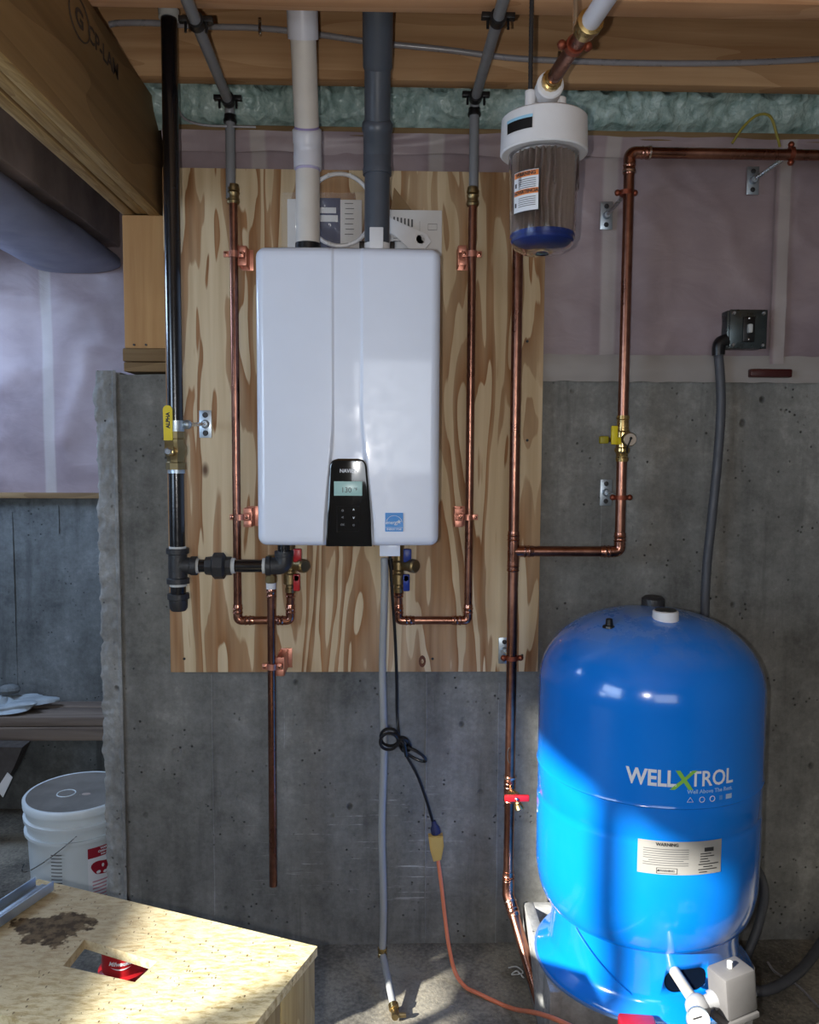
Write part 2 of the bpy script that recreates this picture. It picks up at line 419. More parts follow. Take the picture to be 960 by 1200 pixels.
M['pink_ink'] = plain('faded_red_print', c8(190, 130, 146), .5, 0.0, var=.05)
M['orange_ink'] = plain('orange_print', c8(226, 130, 60), .5, 0.0, var=.02)
M['star_blue'] = plain('blue_sticker', c8(30, 130, 205), .4, 0.0, var=.02)
M['navy'] = plain('navy_print', c8(28, 34, 74), .5, 0.0, var=.02)
M['bucket'] = plain('white_bucket_plastic', c8(205, 214, 218), .4, 0.0, var=.03)
M['lid_dust'] = plain('dusty_lid', c8(112, 108, 102), .7, 0.0, var=.22, vs=9)
M['grey_box'] = plain('dusty_grey_box', c8(98, 96, 96), .6, 0.0, var=.1, vs=12)
M['dark_wrap'] = plain('dark_house_wrap', c8(165, 148, 138), .6, 0.0, var=.3, vs=7)
M['lilac_wrap'] = plain('lilac_wrap', c8(140, 144, 165), .5, 0.0, var=.1, vs=5, bump=.5, bs=12)
M['bag'] = plain('cement_dusted_bag', c8(150, 160, 166), .5, 0.0, var=.2, vs=14)
M['cardboard'] = plain('dusty_box', c8(66, 60, 56), .8, 0.0, var=.15)
M['drywall_grey'] = plain('outer_wall', c8(132, 130, 126), .8)
M['grey_fit'] = plain('dusty_white_fitting', c8(140, 140, 142), .5)
M['dark_red'] = plain('dark_red_handle', c8(62, 16, 14), .4, 0.0, var=.1)
M['lcd'] = NT('backlit_display').set(color=c8(130, 160, 158), rough=.3, em=c8(150, 190, 190), ems=.16).m
M['box_metal'] = plain('dull_galvanized_box', c8(84, 92, 94), .3, .9, var=.25)
def tank_paint():
    n = NT('blue_tank_paint'); sep = n.n('SeparateXYZ', {0: n.pos}).outputs
    base = n.mix(n.ramp(n.noise(4, 4), [(.4, 0.0), (.7, 1.0)]), c8(4, 118, 222), c8(8, 124, 228))
    top = n.ramp(sep[2], [(0, 0.0), (1.0, 0.0)])
    zz = n.math('MULTIPLY', n.math('SUBTRACT', sep[2], .99), 8.0, True)
    dn = n.ramp(n.noise(9, 5, rough=.7), [(.38, 0.0), (.62, .55)])
    dust = n.math('MULTIPLY', zz, n.math('ADD', dn, .12), True)
    n.set(color=n.mix(dust, base, c8(150, 165, 190)), rough=n.ramp(dust, [(0, .17), (1, .6)]), coat=.5, coatr=.08); return n.m
M['tank'] = tank_paint()
def clear(name, col, rough=.03, a=None):
    n = NT(name); n.set(color=col, rough=rough, trans=1.0, ior=1.2); return n.m
M['clear'] = clear('clear_bowl_plastic', (.86, .84, .84), .02)
M['bagfilm'] = NT('clear_bag_film').set(color=(.9, .92, .95), rough=.08, alpha=.10, spec=.9).m
def pleat():
    n = NT('dirty_pleated_paper'); f = n.noise(8, 4, vec=n.map((1, 1, .3)))
    n.set(color=n.ramp(f, [(.3, c8(150, 134, 124)), (.7, c8(186, 172, 160))]), rough=.8); return n.m
M['pleat'] = pleat()

# ------------------------------------------------------------------ the room
ZC = 1.686                                     # top of the concrete wall
XL = A(108, 445, 0).x; XR = 2.2; XW = -2.2; YB = -4.4; YF = .95; ZTOP = 2.66
struct('floor', MB().grid(lambda u, v: V((XW-.2+(XR-XW+.4)*u, YB-.2+(YF-YB+.4)*v, .004*noise.noise(V((u*30, v*30, 0))))), 90, 110).box((XW-.2, YB-.2, -.15), (XR+.2, YF+.2, -.02)), M['floor'])
ridge = A(133, 480, 0).x
m = MB()
def wf(u, v):
    x = ridge+.012+(XR-ridge-.012)*u; z = -.02+(ZC+.02)*v
    return V((x, .0035*noise.noise(V((x*2.2, z*1.1, 3))) + .0012*noise.noise(V((x*14, z*9, 1))), z + (0 if v < 1 else .004*noise.noise(V((x*9, 0, 5))))))
m.grid(wf, 160, 90)
m.box((ridge+.012, .008, -.02), (XR, .25, ZC-.002))
wall = struct('wall_back', m, M['concrete'], ang=60)
# the raised form line and the broken edge left of it
def strip(u, v):
    z = -.02+(ZC+.03)*v
    e = XL + .010*noise.noise(V((0, 0, z*9))) + .007*noise.noise(V((0, 3, z*31))) + .004*noise.noise(V((0, 3, z*80)))
    x = e + (ridge+.012-e)*u
    y = -.004 + .016*(1-u)**2 + .007*noise.noise(V((x*30, z*22, 0)))*(1-u*.6) + .004*noise.noise(V((x*70, z*70, 4)))
    if u > .86: y = -.012 + .004*noise.noise(V((x*30, z*14, 8)))
    if u == 0: y += .02
    return V((x, y, z))
m = MB().grid(strip, 16, 260).grid(lambda u, v: V((XL+.004+.010*noise.noise(V((0, 0, (-.02+(ZC+.03)*v)*9))), .03+.22*u, -.02+(ZC+.03)*v)), 2, 200).box((XL+.02, .02, -.02), (ridge+.014, .25, ZC+.006))
struct('broken_form_edge', m, M['edge'], wall, ang=60)
for px, pa, pb in ((250, 790, 1072), (499, 790, 1105), (583, 800, 1105), (706, 448, 655), (333, 790, 880)):
    x = A(px, (pa+pb)/2, 0).x; za, zb = A(px, pa, 0).z, A(px, pb, 0).z
    pts = [V((x+.002*noise.noise(V((0, z_*8, px))), .0005, z_)) for z_ in [zb+(za-zb)*i/24 for i in range(25)]]
    struct('form_seam', MB().tube(pts, .0028, 6, rs=[.0018+.0018*abs(noise.noise(V((px, 0, i*.7)))) for i in range(25)]), M['edge'], wall)
for px, py in ((281, 935), (256, 930), (206, 880), (570, 1045), (135, 582)):
    p = A(px, py, 0)
    struct('form_tie_patch', MB().prof(p+V((0, .004, 0)), (0, -1, 0), [(0, .017), (.005, .015), (.006, .010), (.003, .007)], 14), M['concrete'], wall)
# upper wall: plastic over framing
ZF = 2.335
def filmf(x0, x1, y, z0, z1, amp=.010, seed=0):
    def f(u, v):
        x = x0+(x1-x0)*u; z = z0+(z1-z0)*v
        a = noise.noise(V((x*2.2, z*2.0, seed)))*amp*1.2 + noise.noise(V((x*6+z*3, z*5, seed+2)))*amp*.5
        r = 1-abs(noise.noise(V((x*2.5+z*2.2, z*3.2-x, seed+7)))); a -= amp*.9*r**8
        r = 1-abs(noise.noise(V((x*1.3-z*4, z*3.0+x*5, seed+11)))); a -= amp*.5*r**10
        d = (x-.62+4.9) % .49
        if min(d, .49-d) < .03: a = a*.4
        return V((x, y-.010+a*(min(1, v*12)), z))
    return f
XFM = A(197, 330, 0).x
m = MB().grid(filmf(XFM, XR, .004, ZC+.055, ZF, .007), 240, 60).box((XFM, .012, ZC), (XR, .14, ZF+.25))
wu = struct('wall_upper', m, M['film'], ang=80)
m = MB().grid(lambda u, v: V((A(634, 430, 0).x+(XR-A(634, 430, 0).x)*u, -.018-.006*math.sin(v*PI)+.003*noise.noise(V((u*30, v*4, 0))), ZC-.012+.075*v+.003*noise.noise(V((u*40, v, 4))))), 160, 6)
struct('lower_film_fold', m, plain('pale_film_fold', c8(150, 144, 140), .45, var=.06, vs=5), wu, ang=70)
for px in (712, 606+215, 905):
    x = A(px, 430, 0).x
    struct('film_tape', MB().grid(lambda u, v: V((x-.02+.04*u, -.027+.004*noise.noise(V((u*4, v*9, px))), ZC+.04+.6*v)), 3, 30), M['film'], wu) if px == 905 else None
# top fold of the sheet
m = MB().grid(lambda u, v: V((XFM+(XR-XFM)*u, -.022-.02*v-.012*noise.noise(V((u*14, v*2, 9))), ZF-.045+.05*v+.010*noise.noise(V((u*16, v, 5))))), 160, 6)
struct('upper_film_fold', m, M['film'], wu, ang=70)
m = MB().box((XFM, -.035, ZF-.002), (XR, .0, ZF+.022), .002)
struct('trim_1', m, M['sill'])
# foam on the rim
def ff(u, v):
    x = XFM-.12+(XR-XFM+.12)*u; z = ZF+.018+.26*v
    y = -.020-.022*math.sin(min(1, v*1.8)*PI) if v < .55 else -.02
    low = .55 if v < .3 else 1.0
    y -= low*(.034*(1-abs(noise.noise(V((x*11, z*9, 0))))*2.2)*(.4+.6*min(1, v*4)) + .012*noise.noise(V((x*5, z*6, 2))) + .016*(1-abs(noise.noise(V((x*30, z*18, 3))))*2))
    y = max(y, -.098)
    if v < .12: y += .03*(1-v/.12)
    return V((x, y, z+.008*noise.noise(V((x*12, z*12, 6)))))
fo = mk('spray_foam', MB().grid(ff, 420, 40), M['foam'], ang=80)
tag(fo, 'lumpy green spray foam filling the rim above the plastic sheet', 'insulation', kind='stuff')
# far recess on the left
ZL = Z(60, 580, YF)
struct('wall_far', MB().grid(lambda u, v: V((XW+(XR-XW)*u, YF+.004*noise.noise(V((u*9, v*3, 0))), -.02+(ZL+.02)*v)), 60, 30).box((XW, YF+.01, -.02), (XR, YF+.25, ZL)), M['concrete_far'], ang=60)
for px, a, b in ((17, 600, 820), (71, 592, 625)):
    x = A(px, 700, YF).x; za, zb = Z(px, a, YF), Z(px, b, YF)
    struct('form_seam', MB().box((x-.003, YF-.004, zb), (x+.003, YF+.004, za)), M['concrete_far'], bpy.data.objects['wall_far'])
wfu = struct('wall_far_upper', MB().grid(filmf(XW, 1.0, YF, ZL+.01, ZTOP, .014, 3), 120, 60).box((XW, YF+.03, ZL), (XR, YF+.2, ZTOP)), M['film'], ang=80)
xs = A(55, 450, YF).x
0 and struct('film_tape', MB().grid(lambda u, v: V((xs-.03+.06*u, YF-.03+.004*noise.noise(V((u*4, v*9, 1))), ZL+.3+1.0*v)), 3, 20), M['film'], wfu)
struct('trim_2', MB().box((XW, YF-.035, ZL-.012), (1.0, YF, ZL+.010), .002), M['sill'])
# side and rear walls, openings only in the left one, ceiling
WY0, WY1, WZ0, WZ1 = -3.35, -1.84, 1.53, 2.31
LY0, LY1, LZ0, LZ1 = -2.15, -1.71, 1.02, 1.44      # unseen lower opening, added to let sun reach the floor
m = MB()
for y0, y1, z0, z1 in ((YB, WY0, -.02, ZTOP), (LY1, YF+.2, -.02, ZTOP), (WY0, WY1, WZ1, ZTOP), (WY1, LY1, LZ1, ZTOP), (LY0, WY1, LZ1, WZ0), (WY0, LY0, -.02, WZ0), (LY0, LY1, -.02, LZ0)):
    m.box((XW-.2, y0, z0), (XW, y1, z1))
struct('wall_left', m, M['drywall_grey'])
m = MB().box((XW-.08, -2.52, WZ0), (XW-.03, -2.475, WZ1)).box((XW-.09, WY0, WZ0), (XW-.02, WY1, WZ0+.03)).box((XW-.09, WY0, WZ1-.03), (XW-.02, WY1, WZ1)).box((XW-.07, WY0, 1.72), (XW-.04, -2.52, 1.74))
struct('window_1', m, M['white_plastic'])
struct('wall_right', MB().box((XR, YB, -.02), (XR+.2, YF+.2, ZTOP)), M['drywall_grey'])
struct('wall_rear', MB().box((XW, YB-.2, -.02), (XR, YB, ZTOP)), M['drywall_grey'])
struct('ceiling', MB().box((XW-.2, YB-.2, ZTOP), (XR+.2, YF+.2, ZTOP+.04)), M['joist'])

# ------------------------------------------------------------------ joists, beam, post
ZJ = 2.425
YN = AZ(420, 13, ZJ).y
def wood_box(name, a, b, mat, label, cat, group=None, ch=.003):
    return tag(mk(name, MB().box(a, b, ch), mat), label, cat, group)
wood_box('floor_joist', (XW+.02, -.165, ZJ), (XR-.02, -.122, ZTOP-.002), M['joist'], 'deep tan joist crossing overhead with the grey cable stapled along it', 'joist', 'floor joists', .002)
wood_box('floor_joist', (XW+.02, YN-.064, ZJ-.002), (XR-.02, YN, ZTOP-.002), M['joist2'], 'nearest joist, only its pale underside showing along the top of the picture', 'joist', 'floor joists', .002)
BX0, BX1 = A(140, 250, -.01).x, A(187, 240, -.01).x
BZ = Z(163, 249, -.01)
beam = thing('laminated_beam', 'deep laminated veneer beam running overhead towards the camera, resting on the post', 'beam', ((BX0+BX1)/2, -1.2, BZ))
w3 = (BX1-BX0)/3
for i in range(3):
    mk('laminated_ply', MB().box((BX0+w3*i+.0015, -2.3+.03*i, BZ+(0, .003, -.002)[i]), (BX0+w3*(i+1)-.0015, .14, ZJ-.004), .002), M['lvl'], beam)
    mk('veneer_edge', MB().box((BX0+w3*i+.003, -2.3+.03*i, BZ+(0, .003, -.002)[i]-.0015), (BX0+w3*(i+1)-.003, .018, BZ+.006), .001), M['lvl_edge'], beam)
side = lambda y, z: planar((BX1+.0004, y, z), (0, 1, 0), (0, 0, 1))
def on_beam(px, py):
    d = ray(px, py); return CAM+d*((BX1-CAM.x)/d.x)
p = on_beam(122, 63); pa_, pb_ = on_beam(106, 37), on_beam(140, 92)
mk('stamped_lettering', text_mb('CP-LAM', .050, .0004, .0006, place=side(p.y, p.z), sx=(pb_.y-pa_.y)/.165), M['wood_ink'], beam)
p = on_beam(93, 22)
m = text_mb('G', .05, .0004, .0012, place=side(p.y, p.z), sx=1.3)
m.tube([V((BX1+.0008, p.y+.056*math.cos(a), p.z+.04*math.sin(a))) for a in [2*PI*i/30 for i in range(30)]], .0016, 5, closed=True)
mk('stamped_emblem', m, M['wood_ink'], beam)
PX0, PX1 = BX0+.002, A(197, 330, 0).x
ZP0 = Z(165, 408, .0)
post = thing('wooden_post', 'short tan lumber post under the end of the laminated beam', 'post', ((PX0+PX1)/2, .06, ZP0))
mk('stud', MB().box((PX0, .004, ZP0), (PX1, .066, BZ-.003), .003), M['stud'], post)
mk('stud', MB().box((PX0+.001, .068, ZP0), (PX1, .13, BZ-.003), .003), M['stud'], post)
mk('nail', MB().cyl(A(157, 404, 0)+V((0, .004, 0)), A(157, 404, 0)-V((0, .002, 0)), .003, 8), M['black_cast'], post)
mk('nail', MB().cyl(A(171, 404, 0)+V((0, .004, 0)), A(171, 404, 0)-V((0, .002, 0)), .003, 8), M['black_cast'], post)
zmid = Z(165, 424, 0)
wood_box('sill_plate', (PX0-.004, -.004, zmid+.001), (PX1+.1, .13, ZP0-.001), M['sill'], 'short brown sill board directly under the wooden post', 'board', 'stacked sill boards', .003)
wood_box('sill_plate', (PX0-.002, -.002, ZC+.007), (PX1+.1, .13, zmid-.001), M['sill'], 'greenish treated sill board lying on the concrete wall, lowest of the two', 'board', 'stacked sill boards', .003)

# wrapped board and duct at upper left, parallel to the beam
DX = A(140, 296, YF-.05).x; DZ = Z(140, 296, YF-.05)
db = mk('wrapped_board', MB().box((DX-.06, -2.2, DZ+.022), (DX, YF-.04, ZJ+.2), .004), M['dark_wrap'])
tag(db, 'dark wrapped board above the lilac duct, beside the laminated beam', 'board')
def df(u, v):
    a = -.15*PI + u*1.30*PI; y = -2.2 + (YF-.04+2.2)*v
    rx, rz = .17, .047
    k = 1+.06*noise.noise(V((u*5, y*3, 2)))+.03*noise.noise(V((u*14, y*7, 4)))
    cx, cz = DX-.17, DZ-.031
    ca, sa = math.cos(a), math.sin(a)
    sg = lambda c: math.copysign(abs(c)**.75, c)
    return V((cx + rx*k*sg(ca), y, cz - rz*k*sg(sa)))
du = mk('insulated_duct', MB().grid(df, 24, 90), M['lilac_wrap'], ang=80)
tag(du, 'lilac plastic wrapped duct running under the dark board at upper left', 'duct')
for i, y in enumerate((-.9, -.35)):
    pass

# ------------------------------------------------------------------ plywood backing board
c0, c1 = A(190, 197, -.02), A(203, 787, -.02)
px0 = (A(192, 260, -.02).x+A(203, 780, -.02).x)/2; px1 = (A(638, 300, -.02).x+A(629, 775, -.02).x)/2
pz0, pz1 = Z(420, 785.5, -.02), Z(420, 202, -.02)
ply = thing('plywood_board', 'tall plywood backing board with brown flame grain behind the heater', 'board', ((px0+px1)/2, -.01, pz0))
mk('plywood_sheet', MB().box((px0, -.038, pz0), (px1, -.019, pz1), .0012), M['plywood'], ply)
for q in ((216, 772), (507, 772), (612, 768), (618, 516), (618, 400)):
    p = A(*q, -.038); mk('screw', MB().prof(p+V((0, .001, 0)), (0, -1, 0), [(0, .004), (.0018, .004), (.0012, .002)], 10), M['black_cast'], ply)
p = A(495, 775, -.038)
mk('knot', MB().prof(p+V((0, .001, 0)), (0, -1, 0), [(0, .011), (.0015, .010), (.001, .004)], 12).warp(lambda q: V((q.x, q.y, p.z+(q.z-p.z)*1.7))), plain('knot_wood', c8(96, 50, 26), .6), ply)

# ------------------------------------------------------------------ fittings
def fitting(mbc, p, ax, r, L=.022, rr=.0022):   # socket with two beads
    p, ax = V(p), V(ax).normalized()
    mbc.prof(p-ax*L/2, ax, [(0, r), (0, r+rr*.6), (L*.12, r+rr*1.5), (L*.24, r+rr*.7), (L*.45, r+rr*.7), (L*.55, r+rr*1.5), (L*.65, r+rr*.7), (L*.9, r+rr*.7), (L, r+rr*.4), (L, r)], 20)
def elbow_mb(a, b, c, r, R=.024):
    """elbow at corner b between pipes from a and to c"""
    a, b, c = V(a), V(b), V(c); u, v_ = (a-b).normalized(), (c-b).normalized()
    m = MB().tube(bend([b+u*(R+.004), b, b+v_*(R+.004)], R*1.0, 10), r+.0016, 20)
    fitting(m, b+u*(R+.010), u, r, .026); fitting(m, b+v_*(R+.010), v_, r, .026)
    return m
def run(parent, pts, r, mat='copper', elbows=True, R=.024, emat='copper_bright', seg=20):
    pts = [V(p) for p in pts]
    for i in range(len(pts)-1):
        mk('pipe', MB().cyl(pts[i], pts[i+1], r, seg), M[mat], parent)
    if elbows:
        for i in range(1, len(pts)-1):
            mk('elbow', elbow_mb(pts[i-1], pts[i], pts[i+1], r, R), M[emat], parent, 50)
def pull(a, b, d):                              # shorten a segment end
    a, b = V(a), V(b); return a+(b-a).normalized()*d
def run2(parent, pts, r, mat='copper', R=.024, emat='copper_bright'):
    """straight pipes that stop inside the elbows"""
    pts = [V(p) for p in pts]; n = len(pts)
    for i in range(n-1):
        a = pts[i] if i == 0 else pull(pts[i], pts[i+1], R)
        b = pts[i+1] if i == n-2 else pull(pts[i+1], pts[i], R)
        mk('pipe', MB().cyl(a, b, r, 22), M[mat], parent)
    for i in range(1, n-1): mk('elbow', elbow_mb(pts[i-1], pts[i], pts[i+1], r, R), M[emat], parent, 50)

def strap(px, py, yp, r, label, side_=1, back=-.038, group='copper pipe straps'):
    """copper bell strap round a pipe, on a small slotted copper bracket screwed to the board"""
    p = A(px, py, yp); t = thing('pipe_strap', label, 'pipe strap', (p.x, back, p.z), group)
    m = MB().prof(p-V((0, 0, .008)), (0, 0, 1), [(0, r+.0005), (0, r+.003), (.016, r+.003), (.016, r+.0005)], 20)
    m.box((p.x-r-.016, p.y-.004, p.z-.008), (p.x-r, p.y+.003, p.z+.008), .0015); m.box((p.x+r, p.y-.004, p.z-.008), (p.x+r+.016, p.y+.003, p.z+.008), .0015)
    mk('band', m, M['copper_flat'], t)
    for s in (-1, 1):
        q = p+V((s*(r+.009), -.004, 0)); mk('screw', MB().prof(q, (0, -1, 0), [(0, .0045), (.002, .0045), (.003, .002)], 10), M['copper_bright'], t)
    x0 = p.x+side_*(r+.012)
    m = MB().box((x0-.012, back-.003, p.z-.030), (x0+.020, back, p.z+.026), .001)
    for dx in (-.012, .008): m.box((x0+dx-.0015, p.y+.003, p.z-.028), (x0+dx+.0015, back, p.z+.024), .0005)
    m.box((x0-.012, p.y+.003, p.z-.028), (x0+.008, p.y+.006, p.z-.010), .0005); m.box((x0-.012, p.y+.003, p.z+.006), (x0+.008, p.y+.006, p.z+.024), .0005)
    mk('bracket', m, M['copper_flat'], t); return t
def standoff(plate, ring, yp, r, label, axis='z', back=0.0, ringmat='copper_dark', group='split ring hangers'):
    """zinc plate on the wall, rod, split ring round the pipe"""
    b = A(*plate, back); q = A(*ring, yp)
    t = thing('split_ring_hanger', label, 'pipe hanger', b, group)
    m = MB().box((b.x-.017, back-.004, b.z-.038), (b.x+.017, back, b.z+.038), .001)
    mk('plate', m, M['steel'], t)
    for s in (-1, 1): mk('screw', MB().prof(b+V((0, -.004, s*.025)), (0, -1, 0), [(0, .007), (.0025, .006), (.003, .003)], 12), M['black_cast'], t)
    mk('boss', MB().prof(b+V((0, -.004, 0)), (0, -1, 0), [(0, .011), (.008, .010), (.012, .008)], 16), M['steel'], t)
    u = V((0, 0, 1)) if axis == 'z' else V((1, 0, 0))
    d = (q-b); d = d-u*d.dot(u)*0; end = q+(b-q).normalized()*(r+.004)
    mk('rod', MB().cyl(b+V((0, -.010, 0)), end, .0055, 10), M['rod'], t)
    m = MB().prof(q-u*.006, u, [(0, r+.0004), (0, r+.0035), (.012, r+.0035), (.012, r+.0004)], 20)
    w_ = V((1, 0, 0)) if axis == 'z' else V((0, 0, 1))
    for s in (-1, 1): m.sphere(q+w_*s*(r+.009), .0085, seg=10, rings=6)
    mk('split_ring', m, M[ringmat], t); return t

# ------------------------------------------------------------------ water heater
HY = -.36
hx0, hx1 = A(299, 470, HY).x, A(516, 470, HY).x
hz0, hz1 = Z(408, 640.5, HY), Z(408, 288, HY)
HW, HH = hx1-hx0, hz1-hz0; hcx, hcz = (hx0+hx1)/2, (hz0+hz1)/2
heater = thing('tankless_water_heater', 'white wall-hung tankless water heater with a black control panel', 'water heater', (hcx, -.045, hz0))
def lines(z):                                   # left and right edges of the sunken centre band at height z
    t = max(0, min(1, (Z(408, 480, HY)-z)/(Z(408, 480, HY)-hz0)))
    s = t*t*(3-2*t)
    xl = A(390, 350, HY).x; xr = A(424, 350, HY).x
    return xl+(A(380, 640, HY).x-xl)*s, xr+(A(438, 640, HY).x-xr)*s
def heater_front():
    us = sorted(set([round(i/70, 4) for i in range(71)] + [round(.5*(1-math.cos(PI*i/14))/8, 4) for i in range(15)] + [round(1-.5*(1-math.cos(PI*i/14))/8, 4) for i in range(15)] + [.36+.004*i for i in range(70)]))
    vs = sorted(set([round(i/60, 4) for i in range(61)] + [round(.5*(1-math.cos(PI*i/14))/12, 4) for i in range(15)] + [round(1-.5*(1-math.cos(PI*i/14))/12, 4) for i in range(15)]))
    rc, rf = .022, .022
    def pt(u, v):
        x, z = (u-.5)*HW, (v-.5)*HH
        qx, qz = abs(x)-(HW/2-rc), abs(z)-(HH/2-rc)
        d = math.hypot(max(qx, 0), max(qz, 0))+min(max(qx, qz), 0)-rc
        if d > 0:
            nx, nz = max(qx, 0), max(qz, 0); L = math.hypot(nx, nz)
            x = math.copysign(HW/2-rc+nx/L*rc, x); z = math.copysign(HH/2-rc+nz/L*rc, z); d = 0
        drop = 0.0
        if d > -rf: k = (rf+d)/rf; drop = rf*(1-math.sqrt(max(0, 1-k*k)))
        y = HY + drop + .010*(2*x/HW)**2
        wx, wz = hcx+x, hcz+z; xl, xr = lines(wz); e = .004
        t = min(max((wx-xl)/e/2+.5, 0), 1)*min(max((xr-wx)/e/2+.5, 0), 1)
        dep = .004+.006*max(0, min(1, (Z(408, 470, HY)-wz)/.12))
        return V((wx, y+dep*t*t*(3-2*t), wz))
    m = MB(); nu, nv = len(us), len(vs)
    vsx = [pt(u, v) for v in vs for u in us]; fs = []
    for j in range(nv-1):
        for i in range(nu-1): a = j*nu+i; fs.append([a, a+1, a+nu+1, a+nu])
    loop = [i for i in range(nu)] + [j*nu+nu-1 for j in range(1, nv)] + [(nv-1)*nu+i for i in range(nu-2, -1, -1)] + [j*nu for j in range(nv-2, 0, -1)]
    b = len(vsx); vsx += [V((vsx[i].x, -.06, vsx[i].z)) for i in loop]; n = len(loop)
    for k in range(n): fs.append([loop[k], loop[(k+1) % n], b+(k+1) % n, b+k])
    fs.append([b+k for k in range(n)]); m.add(vsx, fs); return m
mk('cover', heater_front(), M['white_enamel'], heater, 50)
mk('back_plate', MB().box((hx0+.012, -.06, hz0+.004), (hx1-.012, -.039, hz1-.004), .002), M['black_plastic'], heater)
p = A(297, 462, -.2)
mk('side_bracket', MB().box((hx0-.008, -.14, p.z-.07), (hx0+.01, -.045, p.z+.06), .004), M['black_plastic'], heater)
# control panel
def pp(px, py, y=HY-.001): return A(px, py, y)
ol = []
cor = [(382, 640.5), (436, 640.5), (434.5, 600), (430, 548)]
pts = [pp(*c) for c in cor]
def arc2(a, b, c, n=5):
    a, b, c = V(a), V(b), V(c); return [a*(1-t)**2+b*2*t*(1-t)+c*t*t for t in [i/n for i in range(n+1)]]
ol = pts + arc2(pp(430, 548), pp(429, 537.5), pp(420, 537.5))[1:] + arc2(pp(395, 537.5), pp(386.5, 537.5), pp(386, 549)) + [pp(383, 600)]
ol = [V((q.x, HY+.006, max(q.z, hz0+.001))) for q in ol]
pxc = pp(409, 590); zcn = pxc.z
def panf(u, v):
    vv = v**1.6 if v < 0 else v
    py = 640.5-103*(1-(1-v)**1.25) if False else 640.5-103*v
    xl = 382+4.2*max(0, min(1, (640.5-py)/92)); xr = 436-1.5*min(1, (640.5-py)/40)-4.5*max(0, min(1, (600.5-py)/52))
    if py < 549:
        t_ = (549-py)/11.5; k = 1-math.sqrt(max(0, 1-t_*t_)); xl += 9.5*k; xr -= 9.5*k
    q = pp(xl+(xr-xl)*u, py); z_ = max(q.z, hz0+.001)
    ed = min(u, 1-u)*(xr-xl); e2_ = (py-537.5)
    rim = .0016*max(0, 1-ed/2.0)**2+.0016*max(0, 1-e2_/2.0)**2
    return V((q.x, HY-.0056+.65*(q.x-pxc.x)**2+.07*(z_-zcn)**2+rim, z_))
m = MB().grid(panf, 36, 70); nb_ = len(m.v)
bl = [i for i in range(37)]+[j*37+36 for j in range(1, 71)]+[70*37+i for i in range(35, -1, -1)]+[j*37 for j in range(69, 0, -1)]
m.v += [V((m.v[i].x, HY+.008, m.v[i].z)) for i in bl]; n_ = len(bl)
m.f += [[bl[k], bl[(k+1) % n_], nb_+(k+1) % n_, nb_+k] for k in range(n_)]
panel = mk('control_panel', m, M['black_gloss'], heater, 40)
yp = HY-.0060
def on(px, py): q = A(px, py, yp); return V((q.x, yp, q.z))
mk('lettering', text_mb('NAVIEN', .0125, .0003, .0003, place=FRONT(on(408.5, 552)), sx=.95), M['white_ink'], panel, label='white brand lettering across the top of the panel')
a, b = on(391.5, 564), on(424.5, 581)
disp = MB().box((a.x, yp-.0004, b.z), (b.x, yp+.002, a.z), .0003); mk('display', disp, M['lcd'], panel, label='pale backlit display reading 130')
mk('display_digits', text_mb('130', .018, .0002, .0001, place=FRONT(on(406, 574.5)+V((0, -.0006, 0))), sx=.95), M['grey_ink'], panel)
mk('display_digits', text_mb('°F', .010, .0002, .0001, place=FRONT(on(417, 573.5)+V((0, -.0006, 0)))), M['grey_ink'], panel)
for i, (px, py, s) in enumerate(((401.5, 598, 'o'), (414.5, 598, '^'), (401.5, 606.5, '<'), (414.5, 606.5, 'v'), (401.5, 615, 'OK'), (414.5, 615, 'o'))):
    q = on(px, py)
    m = text_mb(s, .010 if s != 'OK' else .007, .0002, .0003, place=FRONT(q))
    mk('button_mark', m, M['white_ink'] if px > 410 and i < 4 else M['dim_ink'], panel)
q0, q1 = on(395, 593), on(421, 623)
m = MB()
m.tube([V((q0.x, yp, q0.z)), V((q1.x, yp, q0.z)), V((q1.x, yp, q1.z)), V((q0.x, yp, q1.z))], .0005, 6, closed=True)
mk('button_border', m, M['black_plastic'], panel)
# efficiency sticker
a, b = A(451.5, 601, HY-.001), A(472.5, 623, HY-.001)
yl = HY+.0006
stick = mk('efficiency_sticker', MB().box((a.x, yl-.0008, b.z), (b.x, yl+.003, a.z)), M['star_blue'], heater, label='small square blue energy sticker at lower right')
cx, cz = (a.x+b.x)/2, (a.z+b.z)/2; w_ = b.x-a.x
m = MB().tube([V((cx-.2*w_*0+.44*w_*math.cos(t), yl-.0012, cz-.05*w_+.42*w_*math.sin(t))) for t in [PI*(.04+.9*i/16) for i in range(17)]], .0005, 5)
m2 = text_mb('energy', .012, .0002, .0001, place=FRONT((cx-.12*w_, yl-.0011, cz-.02*w_)), shear=.3); m.v += m2.v; nb = len(m.v)-len(m2.v); m.f += [[i+nb for i in f] for f in m2.f]
st = [V((cx+.27*w_+.13*w_*(1 if k % 2 == 0 else .42)*math.cos(PI/2+k*PI/5), yl-.0009, cz+.02*w_+.13*w_*(1 if k % 2 == 0 else .42)*math.sin(PI/2+k*PI/5))) for k in range(10)]
m.prism(st, (0, -.0004, 0))
m2 = text_mb('ENERGY STAR', .0058, .0002, .0001, place=FRONT((cx, yl-.0011, cz-.40*w_))); nb = len(m.v); m.v += m2.v; m.f += [[i+nb for i in f] for f in m2.f]
m.box((a.x+.001, yl-.0012, cz-.30*w_), (b.x-.001, yl-.0009, cz-.285*w_))
mk('sticker_print', m, M['white_ink'], stick)
